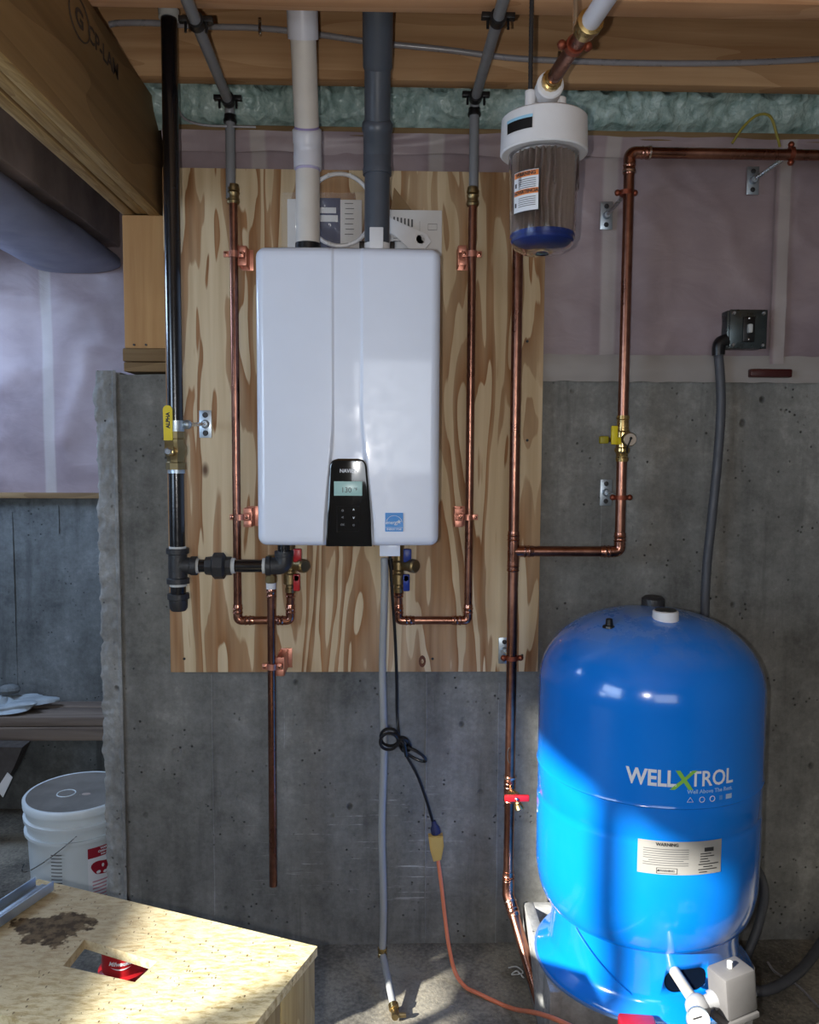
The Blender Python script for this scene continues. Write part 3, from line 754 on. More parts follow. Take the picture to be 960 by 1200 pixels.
# under-heater bracket and vent collars
a, b = A(445, 641, -.30), A(469, 652, -.30)
mk('wiring_bracket', MB().box((a.x, -.30, b.z), (b.x, -.10, hz0+.004), .002), M['white_enamel'], heater)
VY = -.25
def collar(pxc, r, name, mat):
    x = A(pxc, 284, VY).x
    mk(name, MB().prof((x, VY, hz1-.004), (0, 0, 1), [(0, r+.010), (.016, r+.010), (.016, r+.004), (.034, r+.004), (.034, r)], 28), mat, heater); return x
xe = collar(442, .031, 'vent_collar', M['white_plastic']); xi = collar(361, .028, 'intake_collar', M['black_plastic'])
mk('collar_latch', MB().box((xe-.018, VY-.044, hz1), (xe+.016, VY-.034, hz1+.062), .002), M['white_plastic'], heater)
for s in (-1, 1): mk('latch_clip', MB().box((xe+s*.038-.006, VY-.02, hz1+.008), (xe+s*.038+.006, VY+.01, hz1+.034), .002), M['black_plastic'], heater)

# ------------------------------------------------------------------ vents
zt = ZTOP-.004
def vent(name, x, r, mats, couplings, topshift, label, collar_mat=None):
    zb = hz1+.012; zk = Z(361, 175, VY)
    t = thing(name, label, 'vent pipe', (x, VY, zb))
    a, b = V((x, VY, zb)), V((x, VY, zk)); c = V((x+topshift[0], VY+topshift[1], 2.60))
    mk('pipe', MB().cyl(a, b, r, 28), mats[0], t); mk('pipe', MB().cyl(b, c, r, 28), mats[0], t)
    return t, a, b, c
wv, a, b, c = vent('vent_pipe', xi, .0300, (M['pvc'],), None, (A(352, 10, -.46).x-xi, -.23), 'cream plastic vent pipe with a white coupling rising from the heater top')
m = MB(); d2 = (c-b).normalized()
m.tube([b-V((0, 0, .02)), b, b+d2*.02], .0345, 28)
m.prof(b-V((0, 0, .048)), (0, 0, 1), [(0, .031), (0, .0345), (.03, .0355), (.03, .0335)], 28)
m.prof(b+d2*.014, d2, [(0, .0335), (0, .0355), (.030, .0355), (.034, .031)], 28)
m.tube([b-V((0, 0, .02)), b, b+d2*.02], .0338, 28)
mk('coupling', m, M['pvc_white'], wv, 50)
tz = (Z(352, 28, -.44)-b.z)/d2.z
mk('coupling', MB().prof(b+d2*tz, d2, [(0, .031), (0, .0355), (.10, .0355), (.10, .031)], 28), M['pvc_white'], wv)
mk('primer_stain', MB().prof(b-V((0, 0, .054)), (0, 0, 1), [(0, .0303), (.007, .0303)], 28, False), plain('purple_primer', c8(178, 170, 200), .5), wv)
mk('primer_stain', MB().prof(b+d2*.047, d2, [(0, .0303), (.006, .0303)], 28, False), plain('purple_primer_dark', c8(140, 126, 170), .5), wv)
gv, a, b, c = vent('vent_pipe', xe, .0315, (M['pvc_grey'],), None, (A(443, 10, -.46).x-xe, -.21), 'dark grey vent pipe with small green and white stickers rising from the heater')
b = V((xe, VY, Z(361, 175, VY))); d2 = (c-b).normalized()
m = MB().prof(b-V((0, 0, .06)), (0, 0, 1), [(0, .032), (0, .0355), (.012, .0365), (.02, .0345), (.055, .0345)], 28)
m.prof(b-V((0, 0, .012)), d2, [(0, .0345), (.05, .0345), (.056, .0375), (.072, .0375), (.080, .032)], 28)
mk('coupling', m, M['pvc_grey'], gv, 50)
tz = (Z(443, 62, -.42)-b.z)/d2.z
mk('coupling', MB().prof(b+d2*tz, d2, [(0, .032), (.006, .0350), (.16, .0355), (.165, .037), (.185, .037), (.185, .032)], 28), M['pvc_grey'], gv)
mk('rib', MB().prof((xe, VY, Z(442, 205, VY)), (0, 0, 1), [(0, .032), (.002, .0345), (.006, .0345), (.008, .032)], 28), M['pvc_grey'], gv)
def wrap_label(name, parent, c, ax, r, a0, a1, h, mat, seg=10):
    c, ax = V(c), V(ax).normalized()
    def f(u, v):
        a = a0+(a1-a0)*u; return c+ax*(h*(v-.5))+V((math.sin(a), -math.cos(a), 0))*r
    m = MB().grid(f, seg, 1); return mk(name, m, mat, parent)
tl = b+d2*((Z(434, 42, -.44)-b.z)/d2.z)
wrap_label('green_label', gv, tl-d2*.012, d2, .0364, -.85, .05, .020, M['green_ink'])
wrap_label('white_label', gv, tl+d2*.009, d2, .0364, -.85, .05, .022, M['paper'])
wrap_label('label_print', gv, tl+d2*.010, d2, .0366, -.7, -.15, .010, M['pvc_grey'])
tl = b+d2*((Z(430, 172, VY)-b.z)/d2.z)
wrap_label('white_label', gv, tl, d2, .0352, -1.0, -.45, .018, M['paper'])

# ------------------------------------------------------------------ papers and ring behind the heater top
def sheet(name, q, y, mat, label, cat, tilt=.05, thick=.003, parent=None, group=None):
    pts = [A(*c, y) for c in q]; zb = min(p.z for p in pts)
    pts = [V((p.x, y+tilt*(p.z-zb), p.z)) for p in pts]
    o = mk(name, MB().prism(pts, (0, -thick, 0)), mat, parent)
    if label: tag(o, label, cat, group)
    return o
yb = -.115
bk = thing('manual_booklet', 'manual with a navy cover in a clear bag, behind the cream vent pipe', 'booklet', (A(390, 287, yb).x, yb, hz1))
def flat(name, x0, y0, x1, y1, y, mat, parent, th=.001, rot=0):
    a, b = A(x0, y0, y), A(x1, y1, y); m = MB().box((a.x, y-th, b.z), (b.x, y, a.z))
    return mk(name, m, mat, parent)
flat('pages', 337, 234, 424, 300, yb, M['paper'], bk, .006)
flat('cover_print', 374, 232, 399, 300, yb-.006, M['navy'], bk, .0006)
flat('title_patch', 374, 243, 394, 250, yb-.0068, M['paper'], bk, .0005)
flat('title_patch', 374, 252, 396, 260, yb-.0068, M['paper'], bk, .0005)
for i in range(7): flat('text_line', 404+(i % 2), 238+i*6, 405+(i % 2)+9, 239+i*6, yb-.0065, M['grey_ink'], bk, .0004)
m = MB().grid(lambda u, v: (lambda p: V((p.x, yb-.016-.010*noise.noise(V((u*5, v*4, 2)))-.006*abs(noise.noise(V((u*9+v*5, v*3, 7)))), p.z)))(A(331+98*u, 300-72*v, yb)), 40, 30)
mk('clear_bag', m, M['bagfilm'], bk, 80)
ys = -.085
sh = thing('instruction_sheet', 'white instruction sheet with line drawings at the heater top right', 'sheet', (A(490, 287, ys).x, ys, hz1))
flat('page', 455, 246, 517.5, 300, ys, M['paper'], sh, .0015)
for i in range(6): flat('text_line', 461+i*4.2, 254+i*.6, 463+i*4.2, 262+i*.8, ys-.0016, M['grey_ink'], sh, .0003)
for i in range(5): flat('text_line', 461, 268+i*3.6, 476+(i*5 % 9), 269+i*3.6, ys-.0016, M['grey_ink'], sh, .0003)
m = MB(); q = A(507, 266, ys-.002); m.tube([q+V((.012*cx_, 0, .008*cz_)) for cx_, cz_ in ((-1, -1), (1, -1), (1, 1), (-1, 1))], .0006, 5, closed=True)
q = A(492, 268, ys-.002); m.tube([q+V((0, 0, .02)), q-V((0, 0, .03))], .0004, 4)
mk('line_drawing', m, M['grey_ink'], sh)
# grey clamp strap leaning over the sheet
yk = -.13
def pt(px, py, y=yk): return A(px, py, y)
m = MB().prism([pt(456, 255), pt(462, 258), pt(500, 275), pt(505, 284), pt(498, 292), pt(480, 292), pt(462, 276), pt(456, 274)], (0, -.006, 0), .001)
m.prof(pt(493, 281)-V((0, .006, 0)), (0, -1, 0), [(0, .016), (.003, .016), (.003, .012), (.0, .012)], 18)
tag(mk('plastic_hanging_strap', m, M['white_plastic'], ang=40), 'white flat plastic bracket with round eye lying over the instruction sheet', 'bracket')
# white flexible ring
cc = A(398, 246, -.16); rr = .087
ringp = [cc+V((rr*math.cos(t), 0, rr*1.05*math.sin(t))) for t in [2*PI*i/60 for i in range(60)]]
m = MB().tube(ringp, .0055, 10, closed=True)
for i in range(0, 60, 6): m.box(ringp[i]-V((.004, .008, .004)), ringp[i]+V((.004, .0, .004)), .001)
tag(mk('clamp_ring', m, M['white_plastic']), 'white plastic ring loop standing between the two vent pipes', 'ring')
m = MB().prism([A(462, 220, -.06), A(458, 246, -.06), A(482, 246, -.06)], (0, -.004, 0))
tag(mk('cardboard_flap', m, plain('brown_card', c8(140, 112, 78), .8)), 'small brown card flap beside the dark grey vent pipe', 'card')

# ------------------------------------------------------------------ gas pipe
GY, GR = -.27, .0195
gx = A(207.5, 600, GY).x; gz = Z(209, 663, GY)
gas = thing('gas_pipe', 'black iron gas pipe with tee, union and drip leg left of the heater', 'gas pipe', (gx, GY, Z(209, 715, GY)))
ztop = Z(195, 10, GY); zv0, zv1 = Z(206, 548, GY), Z(206, 508, GY)
mk('pipe', MB().cyl((gx, GY, zv1-.004), (gx, GY, ZTOP-.01), GR, 26), M['black_pipe'], gas)
mk('pipe_collar', MB().prof((gx, GY, Z(195, 22, GY)), (0, 0, 1), [(0, GR), (0, GR+.005), (.02, GR+.005), (.02, GR)], 24), M['dope'], gas)
mk('pipe', MB().cyl((gx, GY, gz+.03), (gx, GY, zv0+.004), GR, 26), M['black_pipe'], gas)
def cast_tee(parent):
    m = MB()
    L = .045; R_ = GR+.004
    m.prof((gx, GY, gz-L), (0, 0, 1), [(0, GR), (0, R_+.005), (.013, R_+.005), (.015, R_), (2*L-.015, R_), (2*L-.013, R_+.005), (2*L, R_+.005), (2*L, GR)], 26)
    m.prof((gx, GY, gz), (1, 0, 0), [(0, R_-.001), (.032, R_-.002), (.034, R_+.001), (.048, R_+.001), (.048, GR-.004)], 24)
    mk('tee', m, M['black_cast'], parent, 40)
cast_tee(gas)
mk('thread_sealant', MB().prof((gx, GY, gz+.044), (0, 0, 1), [(0, GR), (0, GR+.002), (.006, GR+.0015), (.006, GR)], 24), M['dope'], gas)
mk('thread_sealant', MB().prof((gx, GY, gz-.052), (0, 0, 1), [(0, GR), (0, GR+.002), (.008, GR+.0015), (.008, GR)], 24), M['dope'], gas)
zc = Z(209, 706, GY)
mk('drip_nipple', MB().cyl((gx, GY, zc), (gx, GY, gz-.03), GR, 26), M['black_pipe'], gas)
mk('end_cap', MB().prof((gx, GY, zc-.022), (0, 0, 1), [(0, .008), (.001, .018), (.008, GR+.003), (.030, GR+.004), (.032, GR+.008), (.045, GR+.008), (.045, GR)], 26), M['black_cast'], gas, 40)
hr = .0165
X1 = lambda px: A(px, 661, GY).x
mk('nipple', MB().cyl((gx+.04, GY, gz), (X1(245), GY, gz), hr, 22), M['black_pipe'], gas)
mk('thread_sealant', MB().prof((gx+.048, GY, gz), (1, 0, 0), [(0, hr), (0, hr+.003), (.006, hr+.002), (.006, hr)], 20), M['dope'], gas)
m = MB()
ux = X1(241)
m.prof((ux, GY, gz), (1, 0, 0), [(0, hr), (0, hr+.006), (.018, hr+.008), (.018, hr+.012), (.022, .034), (.046, .034), (.05, hr+.012), (.052, hr+.007), (.066, hr+.007), (.066, hr)], 8)
mk('union', m, M['black_cast'], gas, 30)
mk('thread_sealant', MB().prof((ux+.066, GY, gz), (1, 0, 0), [(0, hr), (0, hr+.004), (.009, hr+.003), (.009, hr)], 20), M['dope'], gas)
ex = X1(333)
mk('pipe', MB().cyl((ux+.05, GY, gz), (ex-.02, GY, gz), hr, 22), M['black_pipe'], gas)
m = MB().tube(bend([V((ex-.040, GY, gz)), V((ex, GY, gz)), V((ex, GY+.0, gz+.034))], .03, 10), hr+.0055, 22)
m.prof((ex-.046, GY, gz), (1, 0, 0), [(0, hr), (0, hr+.008), (.012, hr+.008), (.014, hr+.004)], 22)
m.prof((ex, GY, gz+.024), (0, 0, 1), [(0, hr+.004), (.002, hr+.008), (.014, hr+.008), (.014, hr)], 22)
mk('elbow', m, M['black_cast'], gas, 45)
mk('thread_sealant', MB().prof((ex-.054, GY, gz), (1, 0, 0), [(0, hr), (0, hr+.0035), (.008, hr+.003), (.008, hr)], 20), M['dope'], gas)
mk('nipple', MB().cyl((ex, GY, gz+.03), (ex, GY, hz0+.01), hr, 22), M['black_pipe'], gas)

def ball_valve(parent, p, r, h):
    p = V(p); m = MB()
    m.prof(p-V((0, 0, h/2)), (0, 0, 1), [(0, r), (0, r+.006), (h*.18, r+.006), (h*.2, r+.003), (h*.3, r+.003), (h*.4, r+.008), (h*.6, r+.008), (h*.7, r+.003), (h*.8, r+.003), (h*.82, r+.006), (h, r+.006), (h, r)], 8, start=PI/8)
    return m
gvv = thing('gas_ball_valve', 'brass ball valve with a yellow lever on the black gas pipe', 'valve', (gx, GY, zv0))
mk('body', ball_valve(gvv, (gx, GY, (zv0+zv1)/2), GR, zv1-zv0+.01), M['brass_dull'], gvv, 30)
q = A(199, 529, GY-.045)
mk('bonnet', MB().cyl((q.x, GY-.02, q.z), (q.x, GY-.052, q.z), .012, 16, ch=.002), M['brass'], gvv)
mk('stem_nut', MB().prof((q.x, GY-.052, q.z), (0, -1, 0), [(0, .010), (.008, .010), (.010, .007)], 6), M['rod'], gvv, 30)
a, b = A(191.5, 475, GY-.06), A(203, 516, GY-.06)
hd = MB().prism([V((lambda t: (a.x+b.x)/2+(b.x-a.x)/2*math.cos(t))(t) if False else ((a.x+b.x)/2+(b.x-a.x)/2*math.cos(t), GY-.066, a.z-(b.x-a.x)/2+(b.x-a.x)/2*math.sin(t))) for t in [PI*i/10 for i in range(11)]] + [V((a.x+.001, GY-.066, b.z)), V((b.x, GY-.066, b.z))], (0, .006, 0), 0)
lev = mk('lever', hd, M['yellow'], gvv, 40, label='yellow coated lever sleeve')
mk('lettering', text_mb('ALPHA', .0125, .0003, .0006, place=planar(((a.x+b.x)/2+.001, GY-.0665, (a.z+b.z)/2+.006), (0, 0, 1), (-1, 0, 0))), M['ink'], lev)
mk('lever_arm', MB().prism([V((a.x+.002, GY-.064, b.z)), V((b.x, GY-.064, b.z)), V((q.x+.013, GY-.058, q.z+.002)), V((q.x-.009, GY-.058, q.z+.002))], (0, .003, 0)), M['brass_dull'], gvv)
mk('thread_sealant', MB().prof((gx, GY, zv1+.004), (0, 0, 1), [(0, GR), (0, GR+.002), (.018, GR+.001), (.018, GR)], 20), M['steel'], gas)
mk('thread_sealant', MB().prof((gx, GY, zv0-.014), (0, 0, 1), [(0, GR), (0, GR+.002), (.014, GR+.001), (.014, GR)], 20), M['steel'], gas)
# hanger for the gas pipe
b = A(241, 497, -.038); rz = Z(206, 497.5, GY)
t = thing('split_ring_hanger', 'zinc plate and rod on the plywood clamping the black gas pipe', 'pipe hanger', b, 'split ring hangers')
mk('plate', MB().box((b.x-.017, -.042, b.z-.038), (b.x+.017, -.038, b.z+.038), .001), M['steel'], t)
for s in (-1, 1): mk('screw', MB().prof(b+V((0, -.004, s*.025)), (0, -1, 0), [(0, .008), (.0025, .007), (.003, .003)], 12), M['black_cast'], t)
mk('boss', MB().prof(b+V((0, -.004, 0)), (0, -1, 0), [(0, .012), (.008, .011), (.012, .008)], 16), M['steel'], t)
mk('rod', MB().cyl((b.x, -.045, b.z), (gx+GR+.012, GY, rz), .005, 10), M['rod'], t)
m = MB().prof((gx, GY, rz-.010), (0, 0, 1), [(0, GR+.0006), (0, GR+.004), (.020, GR+.004), (.020, GR+.0006)], 26)
m.sphere((gx+GR+.010, GY-.003, rz), .012, sz=1.0, seg=12, rings=8)
mk('split_ring', m, M['steel'], t)

# ------------------------------------------------------------------ PEX drops and copper risers
PR = .0111; RY = -.100
def pex_drop(px_v, py_t, py_c, px_top, py_top, label):
    x = A(px_v, (py_t+py_c)/2, RY).x; zt_ = Z(px_v, py_t, RY); zc_ = Z(px_v, py_c, RY)
    t = thing('overhead_water_tube', label, 'water tube', (x, RY, zc_), 'grey overhead water tubes')
    z_ = min(zt_+.012, ZJ-.022); q = AZ(px_top, py_top, z_); d = (q-V((x, RY, z_))); far = V((x, RY, z_))+d.normalized()*1.6
    mk('tube', MB().tube(bend([V((x, RY, zc_)), V((x, RY, z_)), far], .035, 10), .0128, 18), M['pex'], t)
    k = V((x, RY, zt_-.035)); m = MB().prof(k, (0, 0, 1), [(0, .013), (0, .017), (.006, .018), (.012, .0155), (.02, .0155), (.02, .013)], 18)
    mk('cuff', m, M['black_plastic'], t)
    # bend supports
    for s in (.03, .42):
        c = V((x, RY, z_))+d.normalized()*s
        m = MB().prof(c-d.normalized()*.012, d, [(0, .0135), (0, .018), (.024, .018), (.024, .0135)], 16)
        sd = d.normalized().cross(V((0, 0, 1)))
        for e in (-1, 1): m.obox(c+sd*e*.026+V((0, 0, .004)), d.normalized(), sd, (0, 0, 1), .008, .010, .006, .001); m.cyl(c+sd*e*.022, c+sd*e*.022-V((0, 0, .022)), .003, 8)
        mk('hanger_clip', m, M['black_plastic'], t)
    return x, zc_
x, zc_ = pex_drop(270, 128, 233, 224, 12, 'grey water tube dropping behind the black gas pipe from the joists')
xl_h = A(279, 480, RY).x
x2, zc2 = pex_drop(555.5, 120, 236, 590, 0, 'grey water tube dropping to the right of the heater from the joists')
def riser(xt, zt_, xb, label, pxu, pyu, pytop, mirror=1):
    zb = Z(pxu, 727, RY); t = thing('copper_riser', label, 'copper pipe', (xb, RY, zb), 'copper pipes of the heater')
    run2(t, [(xt, RY, zt_), (xb, RY, zb), (A(pxu, 727, RY).x, RY, zb), (A(pxu, 727, RY).x, RY, Z(pxu, pytop, RY))], PR, R=.022)
    m = MB(); fitting(m, (xt, RY, zt_+.012), (0, 0, 1), .013, .05, .0028)
    mk('crimp_coupling', m, M['brass_dull'], t, 40)
    m = MB(); m.prof((xt, RY, zt_+.02), (0, 0, 1), [(0, .013), (0, .0165), (.008, .0165), (.008, .013)], 18).prof((xt, RY, zt_-.008), (0, 0, 1), [(0, .013), (0, .0165), (.008, .0165), (.008, .013)], 18)
    mk('crimp_ring', m, M['brass_dull'], t)
    return A(pxu, 727, RY).x
xh = riser((x+xl_h)/2+.0, zc_, (x+xl_h)/2+.0, 'copper riser left of the heater with a u-bend under it', 340.5, 727, 694)
xcu = A(549.5, 560, RY).x
xc = riser((x2+xcu)/2, zc2, (x2+xcu)/2, 'copper riser right of the heater with a u-bend under it', 467, 727, 694)
for px, py, sd, lb in ((274, 298, 1, 'copper strap on the left riser near the heater top'), (281, 606, 1, 'copper strap on the left riser near the heater bottom'),
                       (553, 298, -1, 'copper strap on the right riser near the heater top'), (548.5, 606, -1, 'copper strap on the right riser near the heater bottom')):
    strap(px, py, RY, PR, lb, sd)
# relief pipe
LY = -.14; lx = A(319, 860, LY).x
rl = thing('relief_pipe', 'straight copper relief pipe hanging open-ended in front of the concrete', 'copper pipe', (lx, LY, Z(320, 1038, LY)), 'copper pipes of the heater')
mk('pipe', MB().cyl((lx, LY, Z(320, 1038, LY)), (lx, LY, Z(318, 690, LY)), PR, 22), M['copper'], rl)
m = MB(); fitting(m, (lx, LY, Z(318, 694, LY)), (0, 0, 1), PR, .030); mk('adapter', m, M['copper_bright'], rl)
mk('thread_tape', MB().cyl((lx, LY, Z(318, 690, LY)), (lx, LY, Z(318, 683, LY)), .0135, 16), M['white_plastic'], rl)
mk('brass_bushing', MB().prof((lx, LY, Z(318, 683, LY)), (0, 0, 1), [(0, .013), (.002, .016), (.02, .016), (.02, .011), (.075, .011)], 8), M['brass_dull'], rl, 30)
strap(319, 781, LY, PR, 'copper strap holding the relief pipe at the plywood bottom edge', 1)

def service_valve(xv, label, hm, mir=1):
    zt_ = Z(340, 694, RY); zb_ = zt_
    t = thing('service_valve', label, 'valve', (xv, RY, zb_), 'service valves under the heater')
    zz = hz0+.012; m = MB()
    H_ = zz-zb_
    m.prof((xv, RY, zb_), (0, 0, 1), [(0, PR), (0, .014), (.012, .015), (.014, .013), (.02, .013), (.024, .0185), (.05, .0185), (.054, .015), (.06, .015), (.064, .019), (.085, .019), (.09, .014), (H_, .014), (H_, .010)], 16)
    mk('body', m, M['brass_dull'], t, 35)
    m = MB(); fitting(m, (xv, RY, zb_-.004), (0, 0, 1), PR, .02); mk('union_tail', m, M['copper_bright'], t)
    zl = Z(345, 677, RY)
    m = MB().box((xv+.012, RY-.034, zl-.032), (xv+.030, RY-.018, zl+.014), .003).cyl((xv+.020, RY, zl+.004), (xv+.020, RY-.034, zl+.004), .008, 12)
    mk('lever', m, M[hm], t, 35)
    zl = Z(345, 651, RY)
    m = MB().box((xv+.012, RY-.034, zl-.014), (xv+.034, RY-.016, zl+.022), .003)
    mk('lever', m, M[hm], t, 35)
    zl = Z(345, 661, RY)
    m = MB().prof((xv+.006, RY, zl), V((1, -1.1, 0)), [(0, .010), (.02, .010), (.02, .0165), (.040, .0165), (.042, .019), (.056, .019), (.060, .015)], 14)
    mk('drain_cap', m, M['brass_dull'], t, 35)
service_valve(xh, 'brass service valve with red levers under the heater left side', 'red')
service_valve(xc, 'brass service valve with blue levers under the heater right side', 'blue_plastic')

# ------------------------------------------------------------------ condensate tube and power cord
CY = -.15; cx_ = A(449, 880, CY).x; zb_ = Z(449, 1113, CY)
ct = thing('condensate_tube', 'long light grey drain tube hanging from the heater to the floor', 'drain tube', (cx_, CY, 0))
mk('tube', MB().tube([V((cx_+.0025*math.sin(i*.5), CY+.002*math.sin(i*.9), zb_+(Z(449, 654, CY)-zb_)*i/30)) for i in range(31)], .0098, 16), M['conduit'], ct)
p2 = AZ(463, 1188, .012); p1 = V((cx_, CY, zb_-.012))
mk('brass_elbow', MB().prof(p1-V((0, 0, .008)), (0, 0, 1), [(0, .009), (.002, .013), (.01, .013), (.012, .0105), (.018, .013), (.026, .013)], 16), M['brass'], ct)
mk('tube', MB().cyl(p1, pull(p2, p1, .02)+V((0, 0, .004)), .0095, 16), M['conduit'], ct)
mk('brass_coupling', MB().prof(pull(p2, p1, .025)+V((0, 0, .002)), (p2-p1), [(0, .010), (.0, .0135), (.014, .0135), (.016, .010), (.03, .011)], 12), M['brass'], ct)
m = MB().cyl(p2+V((0, -.02, .004)), p2+V((0, .01, .004)), .009, 12).cyl(p2+V((.0, -.012, .004)), p2+V((.028, -.008, .002)), .006, 10)
mk('brass_tee', m, M['brass_dull'], ct)
KY = -.13
def cp(px, py, y=KY): return A(px, py, y)
cord = thing('power_cord', 'black power cord knotted in loops below the heater', 'cord', (cp(480, 900).x, KY, cp(510, 978).z))
pth = [cp(457, 648), cp(458, 665), cp(460, 700), cp(463, 745), cp(465, 800), cp(465.5, 840), cp(468, 862, KY-.02)]
mk('cable', MB().tube(spline(pth, 8), .0042, 10), M['black_plastic'], cord)
mk('strain_relief', MB().cyl(cp(457, 655), cp(459, 668), .008, 12, .006), M['black_plastic'], cord)
def loop(cpx, cpy, rx, ry, rot, y, dy, t0=0, t1=1.0, n=26):
    return [A(cpx+rx*math.cos(2*PI*t)*math.cos(rot)-ry*math.sin(2*PI*t)*math.sin(rot), cpy+rx*math.cos(2*PI*t)*math.sin(rot)+ry*math.sin(2*PI*t)*math.cos(rot), y+dy*math.sin(2*PI*t)) for t in [t0+(t1-t0)*i/n for i in range(n+1)]]
m = MB()
m.tube(loop(457, 864, 11, 10, .3, KY-.035, .01), .0042, 10)
m.tube(loop(456, 869, 10.5, 9.5, -.2, KY-.052, .01), .0042, 10)
m.tube(loop(474, 872, 9, 6, .9, KY-.04, .012), .0042, 10)
m.tube(loop(486, 884, 15, 4.2, .52, KY-.045, .012), .0042, 10)
m.tube(spline([cp(462, 856, KY-.04), cp(468, 866, KY-.055), cp(474, 873, KY-.06), cp(476, 886, KY-.05)], 8), .0042, 10)
m.tube(spline([cp(465, 874, KY-.045), cp(471, 866, KY-.06), cp(478, 871, KY-.05), cp(473, 880, KY-.03), cp(467, 872, KY-.04)], 8), .0042, 10)
mk('knot', m, M['black_plastic'], cord)
mk('cable', MB().tube(spline([cp(470, 868, KY-.03), cp(477, 886, KY-.03), cp(489, 908), cp(499, 935), cp(507, 962), cp(509, 970)], 8), .0042, 10), M['black_plastic'], cord)
mk('plug', MB().prof(cp(508, 962), cp(512, 980)-cp(508, 962), [(0, .006), (.012, .008), (.02, .013), (.036, .014), (.038, .012)], 10), M['navy'], cord, 30, label='dark blue plug head')
EY = KY
ext = thing('extension_cord', 'orange extension cord with a tan connector trailing onto the floor', 'cord', cp(511, 1005))
m = MB().prism([cp(502, 979), cp(519, 978), cp(520, 990), cp(517, 1006), cp(508, 1008), cp(504, 994)], (0, -.024, 0), .003).warp(lambda q: q+V((0, .012, 0)))
mk('connector', m, M['tan'], ext, 30)
e1, e2 = AZ(560, 1164, .012), AZ(655, 1198, .010)
pth = [cp(513, 1004), cp(517, 1035), cp(521, 1070, KY-.005), cp(526, 1108, KY-.03), AZ(534, 1140, .02)*.5+cp(533, 1138, -.20)*.5, AZ(545, 1156, .010), e1, AZ(598, 1181, .012), A(632, 1188, -.50), A(668, 1202, -.62), A(760, 1250, -.85)]
mk('cable', MB().tube(spline(pth, 10), .0056, 12), M['orange'], ext)

# ------------------------------------------------------------------ main copper line on the right
MY, MR = -.115, .0143
mx = A(602, 620, MY).x
zj = Z(603, 646, MY); zkn = Z(597, 1048, MY)
ml = thing('main_copper_pipe', 'tall copper main right of the heater, bending to the floor', 'copper pipe', (mx, MY, 0))
FX = V((A(638, 140, -.55).x, -.55, 0)); zport = Z(648, 100, -.60)
mk('pipe', MB().cyl((mx, MY, zj+.045), (mx, MY, zport-.02), MR, 24), M['copper'], ml)
mk('pipe', MB().cyl((mx, MY, zkn+.02), (mx, MY, zj-.045), MR, 24), M['copper'], ml)
tm = MB().cyl((mx, MY, zj-.05), (mx, MY, zj+.05), MR+.0018, 24).cyl((mx, MY, zj), (mx+.045, MY, zj), MR+.0016, 24)
fitting(tm, (mx, MY, zj+.042), (0, 0, 1), MR, .028); fitting(tm, (mx, MY, zj-.042), (0, 0, 1), MR, .028); fitting(tm, (mx+.042, MY, zj), (1, 0, 0), MR, .028)
mk('tee', tm, M['copper_bright'], ml, 50)
ft = AZ(640, 1196, .0)
k0 = V((mx, MY, zkn)); kd = (ft-k0)
mk('pipe', MB().cyl(k0, ft-V((0, 0, .01)), MR+.001, 24), M['copper'], ml)
m = MB().tube([k0+V((0, 0, .05)), k0, k0+kd.normalized()*.05], MR+.003, 24)
fitting(m, k0+V((0, 0, .055)), (0, 0, 1), MR, .03); fitting(m, k0+kd.normalized()*.05, kd, MR+.001, .024)
mk('elbow', m, M['copper_bright'], ml, 50)
mk('solder_ring', MB().prof(k0+kd.normalized()*.02-V((0, 0, 0)), kd, [(0, MR+.003), (.0, MR+.005), (.004, MR+.005), (.004, MR+.003)], 24), M['solder'], ml)
p = A(596, 885, MY-MR)
mk('ink_arc', MB().tube([V((mx+(MR+.0006)*math.sin(-.15-.5*math.sin(t)), MY-(MR+.0006)*math.cos(-.15-.5*math.sin(t)), p.z+.022*math.cos(t))) for t in [PI*(.05+.9*i/14) for i in range(15)]], .0011, 6), M['ink'], ml)
# copper over the top at the filter height: back port to the main
run2(ml, [(mx, MY, zport-.05), (mx, MY, zport), (mx+.0, -.40, zport)], MR, R=.028) if False else None
mk('elbow', elbow_mb((mx, MY, zport-.2), (mx, MY, zport), (FX.x, -.50, zport), MR, .028), M['copper_bright'], ml, 50)
mk('pipe', MB().cyl(pull((mx, MY, zport), (FX.x, -.50, zport), .028), (FX.x, -.485, zport), MR, 24), M['copper'], ml)
# drain valve
dvz = Z(600, 926, MY); dv = thing('boiler_drain', 'small brass boiler drain with a red handle on the main pipe', 'valve', (mx, MY, dvz-.04))
m = MB().cyl((mx, MY, dvz-.03), (mx, MY, dvz+.03), MR+.0022, 24); fitting(m, (mx, MY, dvz+.02), (0, 0, 1), MR, .026); fitting(m, (mx, MY, dvz-.02), (0, 0, 1), MR, .026)
mk('tee', m, M['copper_bright'], dv, 50)
mk('solder_ring', MB().prof((mx, MY, dvz+.036), (0, 0, 1), [(0, MR), (0, MR+.005), (.005, MR+.005), (.005, MR)], 24), M['solder'], dv)
m = MB().prof((mx+.003, MY-MR, dvz+.002), V((.25, -1, -.1)), [(0, .010), (.018, .011), (.022, .014), (.034, .013), (.036, .006)], 12)
m.prof((mx+.012, MY-.038, dvz-.004), V((.3, -.5, -1)), [(0, .009), (.018, .009), (.022, .012), (.034, .013), (.034, .009)], 12)
mk('spout', m, M['brass'], dv, 35)
mk('handle', MB().box((mx-.022, MY-.060, dvz-.008), (mx+.046, MY-.050, dvz+.010), .003), M['red'], dv)
mk('handle_screw', MB().sphere((mx+.010, MY-.061, dvz+.001), .005, seg=10, rings=6), M['rod'], dv)
standoff((591, 762), (600, 771), MY, MR, 'zinc plate and copper ring holding the main pipe at the plywood bottom', back=-.038)
